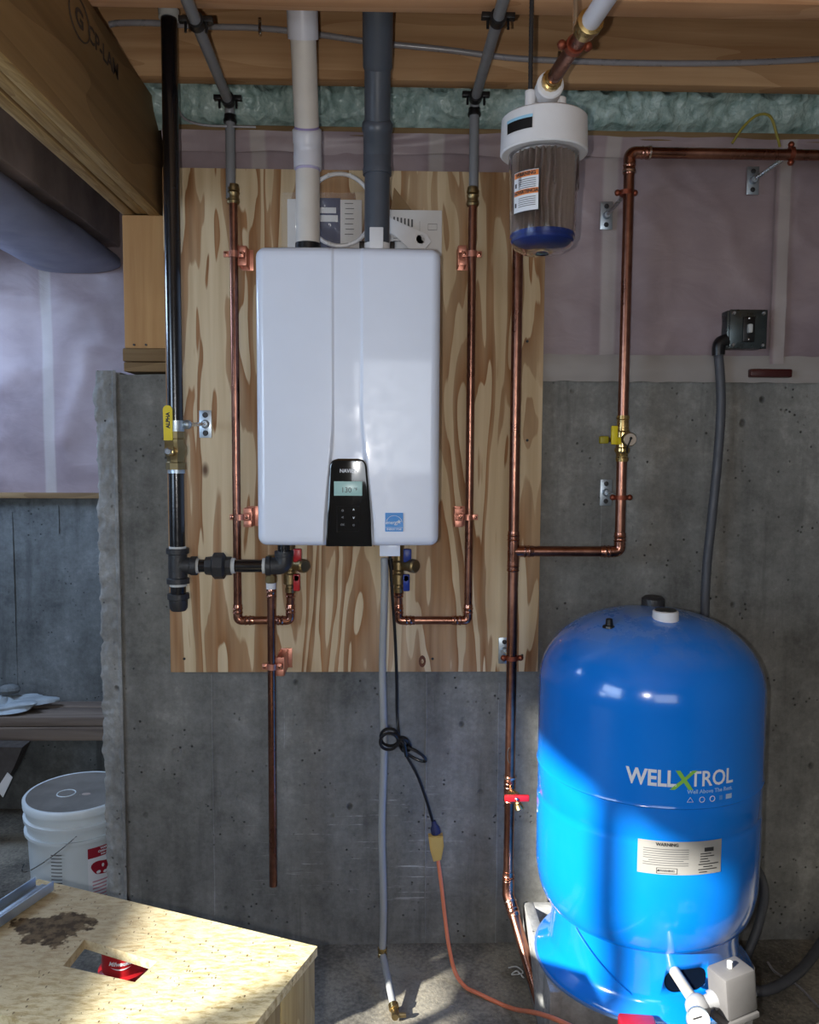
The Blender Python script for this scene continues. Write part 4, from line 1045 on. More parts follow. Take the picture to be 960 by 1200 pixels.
# right branch
BY = MY; BR = .0143
bzb = zj; xr_ = A(727, 610, BY).x; xt_ = A(733, 380, BY).x; xbr = (xr_+xt_)/2
zt2 = Z(760, 179, BY); xend = XR-.004
brp = thing('branch_copper_pipe', 'copper branch rising from the main pipe and turning right under the foam', 'copper pipe', (xbr, BY, bzb))
zva, zvb = Z(726, 487, BY), Z(726, 541, BY)
mk('pipe', MB().cyl((mx+.05, BY, bzb), (xbr-.028, BY, bzb), BR, 24), M['copper'], brp)
mk('elbow', elbow_mb((mx, BY, bzb), (xbr, BY, bzb), (xbr, BY, zvb), BR, .030), M['copper_bright'], brp, 50)
mk('pipe', MB().cyl((xbr, BY, bzb+.028), (xbr, BY, zvb+.008), BR, 24), M['copper'], brp)
mk('pipe', MB().cyl((xbr, BY, zva-.008), (xbr, BY, zt2-.032), BR, 24), M['copper'], brp)
mk('elbow', elbow_mb((xbr, BY, zva), (xbr, BY, zt2), (xend, BY, zt2), BR, .034), M['copper_bright'], brp, 50)
mk('pipe', MB().cyl((xbr+.03, BY, zt2), (xend, BY, zt2), BR, 24), M['copper'], brp)
m = MB()
for q, ax in (((xbr+.052, BY, zt2), (1, 0, 0)), ((xbr, BY, zt2-.052), (0, 0, 1))):
    m.prof(V(q)-V(ax)*.002, ax, [(0, BR), (0, BR+.0045), (.005, BR+.0045), (.005, BR)], 22)
mk('solder_ring', m, M['solder'], brp)
standoff((710.5, 253), (734, 226), BY, BR, 'zinc plate and copper ring on the plastic wall beside the branch elbow', back=-.022)
q = A(927, 180, BY)
standoff((882, 212), (927, 180), BY, BR, 'zinc plate and copper ring holding the horizontal branch at right', axis='x', back=-.022)
standoff((710, 577), (728, 583), BY, BR, 'zinc plate and copper ring on the concrete below the yellow valve', back=-.001)
# valve on the branch
zv = (zva+zvb)/2
bv = thing('branch_ball_valve', 'brass drain valve with yellow lever and round cap on the right branch', 'valve', (xbr, BY, zvb))
H_ = zva-zvb
m = MB().prof((xbr, BY, zvb), (0, 0, 1), [(0, BR), (0, .017), (.010, .018), (.012, .0155), (.022, .0165), (.028, .021), (.036, .021), (.040, .018), (.060, .018), (.064, .022), (.080, .022), (.084, .0175), (H_-.022, .0165), (H_-.012, .0155), (H_-.010, .018), (H_, .017), (H_, BR)], 14)
mk('body', m, M['brass'], bv, 35)
q = A(739, 515, BY-.045)
m = MB().cyl((xbr+.006, BY, q.z), (q.x-.004, BY-.022, q.z), .010, 14).prof((q.x-.004, BY-.022, q.z), V((.15, -1, 0)), [(0, .012), (.006, .018), (.022, .0185), (.024, .016)], 20)
mk('side_port', m, M['brass_dull'], bv, 35)
mk('port_cap', MB().prof((q.x-.001, BY-.045, q.z), V((.15, -1, 0)), [(0, .017), (.004, .016)], 20), plain('cap_face', c8(190, 176, 160), .5), bv)
m = MB().tube(spline([V((q.x, BY-.051, q.z+.004)), V((q.x-.004, BY-.053, q.z-.006)), V((q.x-.008, BY-.045, q.z-.022)), V((q.x-.004, BY-.03, q.z-.036))], 6), .0022, 8)
m.sphere((q.x, BY-.05, q.z+.003), .004, seg=10, rings=6)
mk('cap_tether', m, M['black_plastic'], bv)
a, b = A(716.5, 499, BY-.045), A(723.5, 521, BY-.045)
mk('lever', MB().box((a.x, BY-.052, b.z), (b.x, BY-.040, a.z), .003).box((a.x, BY-.048, b.z), (b.x+.010, BY-.040, b.z+.020), .003), M['yellow'], bv)
a = A(703, 511, BY-.02); b = A(713, 520, BY-.02)
mk('side_lever', MB().box((a.x, BY-.026, b.z), (b.x, BY-.010, a.z), .003), plain('dull_yellow_handle', c8(150, 138, 20), .5), bv)
mk('side_stem', MB().cyl((b.x-.002, BY-.018, (a.z+b.z)/2), (xbr-.012, BY-.006, (a.z+b.z)/2), .006, 10), M['brass_dull'], bv)

# ------------------------------------------------------------------ whole-house filter
fy = -.55
fl = thing('water_filter', 'clear-bowl whole house water filter with a white cap hanging from the joists', 'water filter', (FX.x, fy, Z(638, 297, fy)))
fx = FX.x; zc0, zc1 = Z(638, 166, fy-.08), Z(638, 128, fy-.05)
zb0 = Z(638, 292, fy-.03)
R_ = (A(690, 145, fy).x-A(587, 145, fy).x)/2*.985
m = MB().prof((fx, fy, zc0), (0, 0, 1), [(0, R_-.016), (0, R_-.003), (.003, R_), (zc1-zc0-.004, R_-.002), (zc1-zc0, R_-.007), (zc1-zc0+.004, R_-.03), (zc1-zc0+.012, .03)], 48)
for k in range(8):
    t_ = PI*2*k/8+.2; m.box((fx+.045*math.cos(t_)-.0035, fy+.045*math.sin(t_)-.0035, zc1), (fx+.045*math.cos(t_)+.0035, fy+.045*math.sin(t_)+.0035, zc1+.014), .001)
mk('cap', m, M['white_plastic'], fl, 35)
zp = zport
m = MB().cyl((fx, fy-.065, zp-.004), (fx, fy+.065, zp-.004), .028, 28, ch=.003)
m.prof((fx, fy, zc1), (0, 0, 1), [(0, .034), (.012, .03), (max(.02, zp-zc1), .026)], 24)
m.cyl((fx-.036, fy-.03, zc1), (fx-.036, fy-.03, zc1+.045), .011, 16, ch=.002)
m.cyl((fx+.036, fy, zc1), (fx+.036, fy, zc1+.045), .010, 16, ch=.002)
mk('port_housing', m, M['white_plastic'], fl, 35)
rb = (A(677, 240, fy).x-A(599, 240, fy).x)/2
Hb = zc0-zb0
m = MB(); pr = [(-.004, .015), (0, rb*.62), (.010, rb*.86), (.028, rb*.965), (.05, rb*.985), (Hb*.6, rb), (Hb-.02, rb*1.03), (Hb+.006, rb*1.06)]
pri = [(t_, r_-.0035) for t_, r_ in pr[1:]]; pri = [(.004, .012)] + [(t_+.004 if i < 2 else t_, r_) for i, (t_, r_) in enumerate(pri)]
m.prof((fx, fy, zb0), (0, 0, 1), pr + pri[::-1], 48, caps=False)
for k in (-2.3, -.9, .15, 1.2, 2.4):
    p_ = V((fx+(rb*1.01)*math.sin(k), fy-(rb*1.01)*math.cos(k), zc0-.075)); m.prof(p_, (0, 0, 1), [(-.006, .0015), (0, .004), (.07, .0025)], 8)
mk('bowl', m, M['clear'], fl, 60)
rc_ = rb*.925
def pleatf(u, v):
    a_ = 2*PI*u; k = .5+.5*math.cos(a_*30+1.6*math.sin(v*5+2*math.sin(a_*2))*math.exp(-((v-.55)*3)**2)); rr_ = rc_*(.74+.26*k)
    return V((fx+rr_*math.sin(a_), fy-rr_*math.cos(a_), zb0+.034+(Hb-.036)*v))
mk('pleated_cartridge', MB().grid(pleatf, 460, 20), M['pleat'], fl, 30)
mk('cartridge_end_cap', MB().prof((fx, fy, zb0+.010), (0, 0, 1), [(0, rc_*.55), (.004, rc_*.80), (.012, rc_*.96), (.022, rc_*1.0), (.028, rc_*1.0), (.030, rc_*.9)], 36), M['blue_plastic'], fl)
mk('cartridge_end_cap', MB().prof((fx, fy, zc0-.002), (0, 0, 1), [(0, rc_*.95), (.006, rc_*.95), (.008, rc_*.9)], 36), M['white_plastic'], fl)
def wrapx(c, r, a_c):                          # wrap flat art round a vertical cylinder facing angle a_c (0 = -y)
    return lambda p: V((c[0]+(r+p.z)*math.sin(a_c+p.x/r), c[1]-(r+p.z)*math.cos(a_c+p.x/r), c[2]+p.y))
def patch(name, parent, c, r, a_c, w_, h_, mat, lift=.0005, dx=0, dz=0, label=None):
    f = wrapx(c, r+lift, a_c)
    m = MB().grid(lambda u, v: f(V((dx+w_*(u-.5), dz+h_*(v-.5), 0))), max(2, int(w_/.01)), 1)
    return mk(name, m, mat, parent, 60, label)
zl = Z(620, 219, fy-.08); hl = .084; wl_ = .062; ac = -.72; rl_ = rb*1.0+.0006
lb_ = patch('warning_label', fl, (fx, fy, zl), rl_, ac, wl_, hl, M['white_ink'], label='white warning label with two orange bars')
patch('label_border', lb_, (fx, fy, zl), rl_, ac, .0022, hl, M['ink'], .0008, wl_/2)
patch('label_border', lb_, (fx, fy, zl), rl_, ac, wl_, .0018, M['ink'], .0008, 0, -hl/2); patch('label_border', lb_, (fx, fy, zl), rl_, ac, wl_, .0018, M['ink'], .0008, 0, hl/2)
patch('orange_bar', lb_, (fx, fy, zl), rl_, ac, wl_*.96, .011, M['orange_ink'], .0009, 0, hl/2-.008)
patch('orange_bar', lb_, (fx, fy, zl), rl_, ac, wl_*.96, .011, M['orange_ink'], .0009, 0, -.002)
mk('lettering', text_mb('WARNING', .010, .0001, .0004, place=wrapx((fx, fy, zl+hl/2-.008), rl_+.0012, ac)), M['ink'], lb_)
mk('lettering', text_mb('ADVERTENCIA', .009, .0001, .0004, place=wrapx((fx, fy, zl-.002), rl_+.0012, ac)), M['ink'], lb_)
for k in range(5):
    patch('text_line', lb_, (fx, fy, zl), rl_, ac, wl_*.66, .0014, M['grey_ink'], .001, .004, .023-k*.0042); patch('text_line', lb_, (fx, fy, zl), rl_, ac, wl_*.66, .0014, M['grey_ink'], .001, .004, -.014-k*.0042)
for dz in (.014, -.026): patch('hazard_mark', lb_, (fx, fy, zl), rl_, ac, .005, .009, M['ink'], .001, -wl_*.4, dz)
patch('cap_badge', fl, (fx, fy, Z(606, 145, fy-.07)), R_, -.78, .064, .024, M['black_plastic'], .0012, label='black badge on the white cap')
patch('badge_stripe', bpy.data.objects['cap_badge'], (fx, fy, Z(606, 145, fy-.07)+.012), R_, -.78, .066, .006, plain('pale_blue_print', c8(150, 200, 225), .5), .0016)
# inlet pipe coming towards the camera
ip = thing('inlet_copper_pipe', 'short copper inlet pipe running forward from the filter to the ceiling', 'copper pipe', (fx, fy-.07, zport))
q = AZ(705, 6, zport); i0 = V((fx, fy-.066, zport)); dd = (q-i0).normalized()
Lp = (q-i0).length
mk('pipe', MB().cyl(i0, i0+dd*(Lp*.72), .0143, 24), M['copper'], ip)
mk('brass_adapter', MB().prof(i0-dd*.002, dd, [(0, .015), (0, .020), (.012, .021), (.014, .0165), (.026, .0165), (.026, .0143)], 12), M['brass'], ip, 30)
mk('brass_adapter', MB().prof(i0+dd*(Lp*.70), dd, [(0, .0143), (0, .020), (.02, .021), (.022, .0235), (.036, .0235), (.038, .017)], 16), M['brass'], ip, 30)
mk('union_tube', MB().cyl(i0+dd*(Lp*.70+.03), i0+dd*(Lp+.10), .017, 24), M['pvc_white'], ip)
mk('inner_collar', MB().cyl(i0+dd*(Lp*.70+.07), i0+dd*(Lp+.35), .0145, 24), M['copper'], ip)
c = i0+dd*(Lp*.52); sd = dd.cross(V((0, 0, 1))).normalized()
t = thing('split_ring_hanger', 'copper split ring and threaded rod on the filter inlet pipe', 'pipe hanger', c, 'split ring hangers')
m = MB().prof(c-dd*.007, dd, [(0, .0148), (0, .0182), (.014, .0182), (.014, .0148)], 22)
for s in (-1, 1): m.sphere(c+sd*s*.025, .009, seg=10, rings=6)
mk('split_ring', m, M['copper_dark'], t)
c2 = c+dd*.1
m = MB().cyl(c+V((0, 0, .016)), V((c.x, c.y, ZJ+.1)), .005, 10)
mk('rod', m, M['rod'], t)
# filter bracket rod
rx = fx-.036
t = tag(mk('threaded_rod', MB().prof((rx, fy-.03, zc1+.04), (0, 0, 1), [(k*.004, .0045+(.0006 if k % 2 else 0)) for k in range(int((ZJ+.06-zc1-.04)/.004))], 10), M['black_cast']), 'thin threaded rod carrying the water filter from the joist', 'rod')

# ------------------------------------------------------------------ cable, wire, outlet
yj = -.165
def cz(px, py): return A(px, py, yj-.008)
pts = [cz(128, 29), cz(140, 27), cz(180, 27), cz(240, 31), cz(305, 33), cz(370, 40), cz(440, 50), cz(520, 58), cz(600, 68), cz(680, 72), cz(760, 74), cz(850, 74), cz(930, 71), cz(1010, 66), cz(1150, 60)]
cb = thing('overhead_cable', 'grey cable stapled along the face of the deep joist', 'cable', cz(500, 55))
mk('jacket', MB().tube(spline(pts, 8), .0075, 12), M['cable'], cb)
for q in ((305, 32), (655, 71)):
    p = cz(*q); mk('staple', MB().box(p+V((-.004, -.009, -.020)), p+V((.004, .006, .020)), .002), M['rod'], cb)
p = [A(858, 168, -.10), A(872, 148, -.11), A(888, 135, -.115), A(903, 137, -.11), A(911, 160, -.10), A(914, 172, -.09)]
tag(mk('yellow_wire', MB().tube(spline(p, 8), .0035, 8), M['yellow_wire']), 'yellow wire loop sticking out of the green foam at right', 'wire')
p = [A(205, 118, -.10), A(215, 138, -.12), A(235, 146, -.12), A(262, 148, -.11), A(300, 149, -.10)]
tag(mk('small_wire', MB().tube(spline(p, 8), .003, 8), M['cable']), 'thin grey wire lying over the foam behind the left tube', 'wire')
b = A(875, 386, -.05)
ob = thing('outlet_box', 'square metal outlet box mounted on the plastic sheet wall', 'outlet', (b.x, 0, b.z))
hw = .056
mk('box', MB().box((b.x-hw, -.05, b.z-.053), (b.x+hw-.006, .0, b.z+.053), .006), M['box_metal'], ob)
mk('cover_plate', MB().box((b.x-hw+.006, -.056, b.z-.054), (b.x+hw, -.050, b.z+.054), .004), M['box_metal'], ob)
for s in ((-1, -1), (-1, 1), (1, 1), (1, -1)): mk('corner_screw', MB().prof((b.x+.003+s[0]*.042, -.056, b.z+s[1]*.044), (0, -1, 0), [(0, .006), (.003, .004)], 10), M['rod'], ob)
mk('receptacle', MB().box((b.x-.014, -.061, b.z-.036), (b.x+.020, -.055, b.z+.034), .004), M['black_plastic'], ob)
mk('switch_toggle', MB().box((b.x-.004, -.075, b.z-.012), (b.x+.008, -.06, b.z+.012), .003), M['dope'], ob)
for s in (-1, 1): mk('plate_screw', MB().sphere((b.x+.002, -.061, b.z+s*.029), .004, seg=8, rings=6), M['rod'], ob)
a, c = A(876, 433, -.02), A(924, 443, -.02)
t = mk('red_handle_tab', MB().box((a.x, -.045, c.z), (c.x, -.022, a.z), .004), M['dark_red']); tag(t, 'dark red tab stuck on the sheet edge below the outlet box', 'tab')
fc = thing('flexible_conduit', 'dark grey flexible conduit dropping from the outlet box behind the blue tank', 'conduit', A(827, 715, -.04))
FY = -.045
pth = [A(852, 398, FY), A(844, 402, FY), A(842, 412, FY), A(844, 440, FY), A(845, 480, FY), A(841, 540, FY), A(834, 610, FY), A(828, 670, FY), A(826, 740, FY), A(828, 860, FY+.01), A(850, 960, FY+.01), A(893, 1030, -.04), A(890, 1080, -.045), A(870, 1132, -.10), A(862, 1160, -.26)]
sp_ = spline(pth, 26)
mk('conduit', MB().tube(sp_[40:], .0125, 14, rs=[.0125+(.0008 if i % 2 else 0) for i in range(len(sp_[40:]))]), M['flex'], fc)
m = MB().tube(sp_[:58], .0175, 14); mk('connector', m, M['black_plastic'], fc)
fc2 = tag(mk('floor_conduit', MB().tube(spline([AZ(868, 1158, .02), AZ(900, 1160, .02), AZ(935, 1140, .02), AZ(958, 1112, .02), AZ(975, 1080, .06), A(990, 1010, -.03), A(1000, 900, -.03)], 12), .014, 14), M['flex']), 'grey flexible conduit looping over the floor at lower right', 'conduit')
tag(mk('floor_wire', MB().tube(spline([AZ(900, 1128, .008), AZ(910, 1140, .008), AZ(935, 1155, .008), AZ(962, 1182, .008), AZ(1010, 1230, .008)], 10), .0035, 8), M['cable']), 'thin pale wire lying on the slab at lower right', 'wire')
tag(mk('floor_wire', MB().tube(spline([AZ(596, 1134, .006), AZ(606, 1133, .014), AZ(613, 1140, .018), AZ(600, 1142, .010), AZ(606, 1138, .024), AZ(614, 1146, .016)], 10), .002, 8), M['dope']), 'small curl of white wire on the floor by the main pipe', 'wire')

# ------------------------------------------------------------------ blue pressure tank on blocks
TX, TY, ZBk = .651, -.363, .192
TR = .270
tank = thing('pressure_tank', 'large glossy blue well pressure tank standing on concrete blocks', 'tank', (TX, TY, ZBk))
def zt_(px, py): return Z(px, py, TY)
z_sh = zt_(640, 800); z_s1 = zt_(640, 893); z_s2 = zt_(640, 930); z_b = zt_(640, 1000); z_k = zt_(655, 1052)
z_ap = Z(770, 716, TY-.02)
pr = []
for i in range(15):                             # dome
    a_ = PI/2*i/14; pr.append((z_ap-(z_ap-z_sh)*(1-math.cos(a_))**1.0, max(.002, TR*math.sin(a_)**.80)))
pr += [(z_s1+.006, TR), (z_s1, TR+.0025), (z_s1-.004, TR-.002), (z_s1-.014, TR-.001), (z_s2+.01, TR-.001), (z_s2+.002, TR-.0035), (z_s2-.006, TR-.001), (z_s2-.012, TR+.0005)]
for i in range(1, 10):
    t_ = i/9; pr.append((z_b-(z_b-z_k)*math.sin(t_*PI/2), TR-.0-(TR-.232)*(1-math.cos(t_*PI/2))))
pr = [(z_ap+.0, .0005)]+pr[1:] if False else pr
mk('shell', MB().prof((TX, TY, 0), (0, 0, 1), [(z_, r_) for z_, r_ in pr], 96), M['tank'], tank, 50)
# skirt with an oval opening
SR = .232; hz_ = Z(798, 1148, TY-.22)
def skirt():
    prs = [(z_k+.012, SR), (z_k-.03, SR-.004), (ZBk+.05, SR-.002), (ZBk+.03, SR+.006), (ZBk+.016, .262), (ZBk+.004, .266), (ZBk, .262)]
    inn = [(z_, r_-.004) for z_, r_ in prs][::-1]
    m = MB().prof((TX, TY, 0), (0, 0, 1), prs+inn, 96, caps=False)
    n = len(prs)*2; seg = 96; last = (n-1)*seg
    m.f += [[k, (k+1) % seg, last+(k+1) % seg, last+k] for k in range(seg)]
    return m
sk = mk('skirt', skirt(), M['tank'], tank, 50)
d = ray(798, 1148); dh = V((d.x, d.y, 0)).normalized()
# direction from the tank axis to the opening
oc = A(798, 1148, TY-.20); oa = math.atan2(oc.x-TX, -(oc.y-TY))
on_ = V((math.sin(oa), -math.cos(oa), 0)); ot = V((math.cos(oa), math.sin(oa), 0))
base = V((TX, TY, hz_+.002))+on_*.17
outl = [base+ot*((.026 if math.cos(t_) > 0 else -.026)+.026*math.cos(t_))+V((0, 0, .027*math.sin(t_))) for t_ in [2*PI*(i+.5)/28 for i in range(28)]]
cut = mk('cutter', MB().prism(outl, on_*.12), M['tank'], keep_origin=True)
bo = sk.modifiers.new('b', 'BOOLEAN'); bo.operation = 'DIFFERENCE'; bo.object = cut; bo.solver = 'EXACT'
bpy.context.view_layer.update()
dg = bpy.context.evaluated_depsgraph_get(); nm = bpy.data.meshes.new_from_object(sk.evaluated_get(dg)); sk.modifiers.clear(); sk.data = nm
bpy.data.objects.remove(cut)
# seam wire down the skirt
m = MB().tube([V((TX+(SR+.003)*math.sin(a_), TY-(SR+.003)*math.cos(a_), z_)) for a_, z_ in [(-1.02+.62*i/14, z_k-.004-(z_k-ZBk-.05)*(i/14)**.9) for i in range(15)]], .0016, 8)
mk('skirt_seam', m, M['tank'], tank)
mk('base_gasket', MB().prof((TX, TY, ZBk+.001), (0, 0, 1), [(0, .262), (0, .270), (.006, .270), (.006, .262)], 72), plain('blue_grey_gasket', c8(90, 125, 170), .5), tank)
# caps on the dome
def dome_z(px, py, fy_=TY):
    d = ray(px, py); best = None
    for k in range(400):
        s = 1.5+k*.0022; p = CAM+d*s
        rr_ = math.hypot(p.x-TX, p.y-TY)
        if rr_ < TR:
            zs = z_ap
            for (za, ra), (zb2, rb2) in zip(pr, pr[1:]):
                if ra <= rr_ <= rb2: zs = za+(zb2-za)*(rr_-ra)/max(1e-6, rb2-ra); break
            if p.z <= zs: return p
    return CAM+d*2.1
p = dome_z(780, 724); mk('gauge_cap', MB().prof(p-V((0, 0, .006)), (0, 0, 1), [(0, .031), (.022, .030), (.024, .027)], 28), M['white_plastic'], tank)
mk('cap_inset', MB().prof(p+V((0, 0, .017)), (0, 0, 1), [(0, .026), (.003, .025), (.004, .01)], 28), M['black_plastic'], tank)
p = dome_z(773, 712); mk('black_cap', MB().prof(p+V((0, .05, -.006)), (0, 0, 1), [(0, .030), (.020, .029), (.026, .022)], 24), M['black_cast'], tank)
p = dome_z(714, 734); mk('air_valve', MB().prof(p-V((0, 0, .003)), (0, 0, 1), [(0, .016), (.005, .015), (.006, .009), (.02, .008), (.022, .006)], 16), M['black_plastic'], tank)
# lettering
def tank_at(px, py):
    d = ray(px, py); d2_ = V((d.x, d.y)); o2 = V((CAM.x-TX, CAM.y-TY)); a_ = d2_.dot(d2_); b_ = 2*o2.dot(d2_); c_ = o2.dot(o2)-TR*TR
    s = (-b_-math.sqrt(b_*b_-4*a_*c_))/(2*a_); p = CAM+d*s; return math.atan2(p.x-TX, -(p.y-TY)), p.z
a1, z1 = tank_at(740, 906); a2, z2 = tank_at(856, 912); ac = (a1+a2)/2; wtot = (a2-a1)*TR
zt0 = (z1+z2)/2
c3 = (TX, TY, zt0)
aL = a1+(a2-a1)*.175; aX = a1+(a2-a1)*.475; aT = a1+(a2-a1)*.79
br_ = mk('lettering', text_mb('WELL', .050, .0003, .0014, place=wrapx(c3, TR+.0008, aL+.01), sx=.84), M['white_ink'], tank, 60, 'white brand lettering with a green x on the tank')
mk('green_letter', text_mb('X', .060, .0003, .001, place=wrapx((TX, TY, zt0-.003), TR+.0012, aX), sx=1.1, shear=.2), M['green_ink'], tank, 60)
mk('lettering', text_mb('TROL', .048, .0003, .0006, place=wrapx(c3, TR+.0008, aT), sx=.90), M['white_ink'], tank, 60)
mk('tagline', text_mb('Well Above The Rest.', .0125, .0002, .0002, place=wrapx((TX, TY, zt0-.027), TR+.0008, aT-.01)), plain('pale_blue_tagline', c8(150, 190, 235), .5), tank, 60)
m = MB()
f = wrapx((TX, TY, zt0-.045), TR+.0012, aT)
m.tube([f(V((-.052+.008*math.cos(t_), .007*math.sin(t_)-.001, 0))) for t_ in (PI/2, PI/2+2*PI/3, PI/2+4*PI/3)], .0008, 5, closed=True)
for dx in (-.025, .0): m.tube([f(V((dx+.006*math.cos(t_), .006*math.sin(t_), 0))) for t_ in [2*PI*i/16 for i in range(16)]], .0008, 5, closed=True)
mk('certification_mark', m, M['white_ink'], tank)
patch('flag_mark', tank, (TX, TY, zt0-.045), TR, aT, .017, .011, plain('pale_flag', c8(170, 195, 225), .5), .001, .044)
patch('certification_mark', tank, (TX, TY, zt0-.045), TR, aT, .008, .010, plain('faint_mark', c8(80, 140, 210), .5), .001, .022)
a1, z1 = tank_at(747, 1003); a2, z2 = tank_at(845, 1003)
zz_ = tank_at(796, 1006)[1]; ac = (a1+a2)/2; wl_ = (a2-a1)*TR; hl = wl_*.40; c3 = (TX, TY, zz_)
lb_ = patch('data_label', tank, c3, TR, ac, wl_, hl, M['label'], .0010, label='silver data label with fine print')
mk('lettering', text_mb('WARNING', .010, .0001, .0003, place=wrapx((TX, TY, zz_+hl*.40), TR+.0018, ac-wl_*.17/TR)), M['ink'], lb_)
for k in range(8): patch('text_line', lb_, c3, TR, ac, wl_*(.52 if k != 5 else .40), .0016, M['grey_ink'], .0016, -wl_*.18, hl*.26-k*hl*.068)
m = MB(); f = wrapx(c3, TR+.0018, ac)
m.tube([f(V((-wl_*.17+sx_*.022, -hl*.38+sy_*.006, 0))) for sx_, sy_ in ((-1, -1), (1, -1), (1, 1), (-1, 1))], .0006, 5, closed=True)
mk('label_border', m, M['ink'], lb_)
mk('lettering', text_mb('WARNING', .007, .0001, .0001, place=wrapx((TX, TY, zz_-hl*.38), TR+.0018, ac-wl_*.17/TR)), M['grey_ink'], lb_)
mk('lettering', text_mb('▲', .006, .0001, .0001, place=wrapx((TX, TY, zz_-hl*.38), TR+.0018, ac-(wl_*.17+.018)/TR)), M['ink'], lb_)
patch('barcode', lb_, c3, TR, ac, wl_*.12, hl*.12, M['ink'], .0016, wl_*.33, hl*.24)
for k, (dx, wk) in enumerate(((.28, .14), (.30, .18), (.26, .10), (.27, .13), (.32, .26), (.31, .12), (.31, .24), (.25, .1))):
    patch('text_line', lb_, c3, TR, ac, wl_*wk, .0022, M['ink'], .0016, wl_*(dx+.01), hl*.12-k*hl*.078)

# blocks under the tank
def block(x, label, dy=0.0, W=.19):
    y0, y1 = -.50+dy, -.11+dy; z0, z1 = .002, ZBk-.001; t_ = .030
    m = MB()
    for a_, b_ in (((x, y0, z0), (x+t_, y1, z1)), ((x+W-t_, y0, z0), (x+W, y1, z1))): m.box(a_, b_, .003)
    for yc in (y0, (y0+y1)/2-.015, y1-.030): m.box((x+t_-.002, yc, z0), (x+W-t_+.002, yc+.030, z1), .003)
    o = mk('concrete_block', m, M['block']); tag(o, label, 'concrete block', 'concrete blocks under the tank')
    return o
bx = A(646, 1166, -.50).x
bx = AZ(646, 1166, ZBk).x
for i, lb in enumerate(('hollow concrete block under the tank left edge beside the main pipe', 'hollow concrete block under the middle of the blue tank', 'hollow concrete block under the tank right edge, set back towards the wall')):
    block(bx+i*.194-(.004 if i == 2 else 0), lb, (0, 0, .085)[i], .19 if i < 2 else .15)

# pressure switch assembly in front of the tank
pp0 = V((TX, TY, hz_))+on_*.10
n1 = A(818, 1180, -.74)
ps = thing('pressure_switch', 'grey pressure switch box with gauge and pipe nipple in front of the tank', 'pressure switch', (n1.x, n1.y, n1.z-.06))
mk('brass_nipple', MB().cyl(V((TX, TY, hz_+.008))+on_*.12-ot*.01, n1, .0125, 18), plain('pale_brass_nipple', c8(214, 200, 170), .35, .3), ps)
m = MB().sphere(n1, .026, seg=18, rings=12).cyl(n1, n1+V((0, -.03, -.05)), .020, 18)
mk('tee', m, M['grey_fit'], ps)
n2 = n1+V((0, -.045, -.015))
g0 = A(817, 1196, -.80)
mk('gauge', MB().prof(g0, V((-.05, -.7, .7)), [(0, .022), (.014, .024), (.016, .022), (.014, .020)], 24), M['steel'], ps)
mk('gauge_face', MB().prof(g0+V((-.05, -.7, .7)).normalized()*.013, V((-.05, -.7, .7)), [(0, .020), (.0012, .020)], 24), M['paper'], ps)
mk('gauge_needle', MB().cyl(g0+V((-.05, -.7, .7)).normalized()*.016-V((.012, 0, 0)), g0+V((-.05, -.7, .7)).normalized()*.016+V((.006, .003, .003)), .0015, 6), M['ink'], ps)
c = A(858, 1161, -.74)
mk('side_nipple', MB().prof(n1, (c-n1), [(0, .015), (.03, .015), (.03, .020), (.045, .020), (.045, .013), (.07, .013)], 14), M['grey_fit'], ps)
ez = V((-.10, 0, 1)).normalized(); ex_ = V((1, .35, .1)).normalized(); ey_ = ez.cross(ex_)
mk('switch_cover', MB().obox(c+V((0, 0, .006)), ex_, ey_, ez, .040, .030, .046, .008), M['grey_box'], ps)
mk('switch_base', MB().obox(c+V((0, 0, -.046)), ex_, ey_, ez, .044, .034, .006, .002), M['grey_box'], ps)
mk('cover_nut', MB().cyl(c+V((-.006, 0, .05)), c+V((-.007, 0, .064)), .006, 10), M['dope'], ps)
mk('cable_clamp', MB().prof(c+ex_*.038+V((0, 0, -.022)), ex_, [(0, .014), (.01, .014), (.012, .010), (.02, .010)], 12), M['steel'], ps)
a, c = A(724, 1200, -.64), A(766, 1194, -.64)
tag(mk('red_plastic_case', MB().box((a.x, -.72, .002), (c.x, -.62, c.z), .006, rot=-.12), M['red']), 'corner of a red plastic case on the floor at the bottom edge', 'case')

# ------------------------------------------------------------------ step stool at lower left
SZ = .58
cr_ = AZ(372, 1109, SZ); fl_ = AZ(45, 1030, SZ)
e = (fl_-cr_); e.z = 0; eL = e.normalized(); eN = V((-eL.y, eL.x, 0)); 
if eN.y > 0: eN = -eN
LX, LD = e.length, .34
stool = thing('step_stool', 'homemade wooden step stool with a hand hole and mud on its sunlit top', 'stool', (cr_.x, cr_.y, 0))
def sp(u, v, z): return cr_+eL*u+eN*v+V((0, 0, z-SZ))
hc = [AZ(*q, SZ) for q in ((99, 1101), (184, 1127), (158, 1151), (74, 1132))]
hu = [(q-cr_).dot(eL) for q in hc]; hv = [(q-cr_).dot(eN) for q in hc]
outer = [sp(0, 0, SZ), sp(LX, 0, SZ), sp(LX, LD, SZ), sp(0, LD, SZ)]
hole = [sp(hu[1], hv[1], SZ), sp(hu[0], hv[0], SZ), sp(hu[3], hv[3], SZ), sp(hu[2], hv[2], SZ)]
th = .018; m = MB()
for z_ in (0, -th):
    o_ = [p+V((0, 0, z_)) for p in outer]+[p+V((0, 0, z_)) for p in hole]
    m.add(o_, [[0, 1, 5, 4], [1, 2, 6, 5], [2, 3, 7, 6], [3, 0, 4, 7]])
for lp in (outer, hole):
    m.add([p for p in lp]+[p-V((0, 0, th)) for p in lp], [[i, (i+1) % 4, 4+(i+1) % 4, 4+i] for i in range(4)])
mk('top_panel', m, M['strand'], stool, 30)
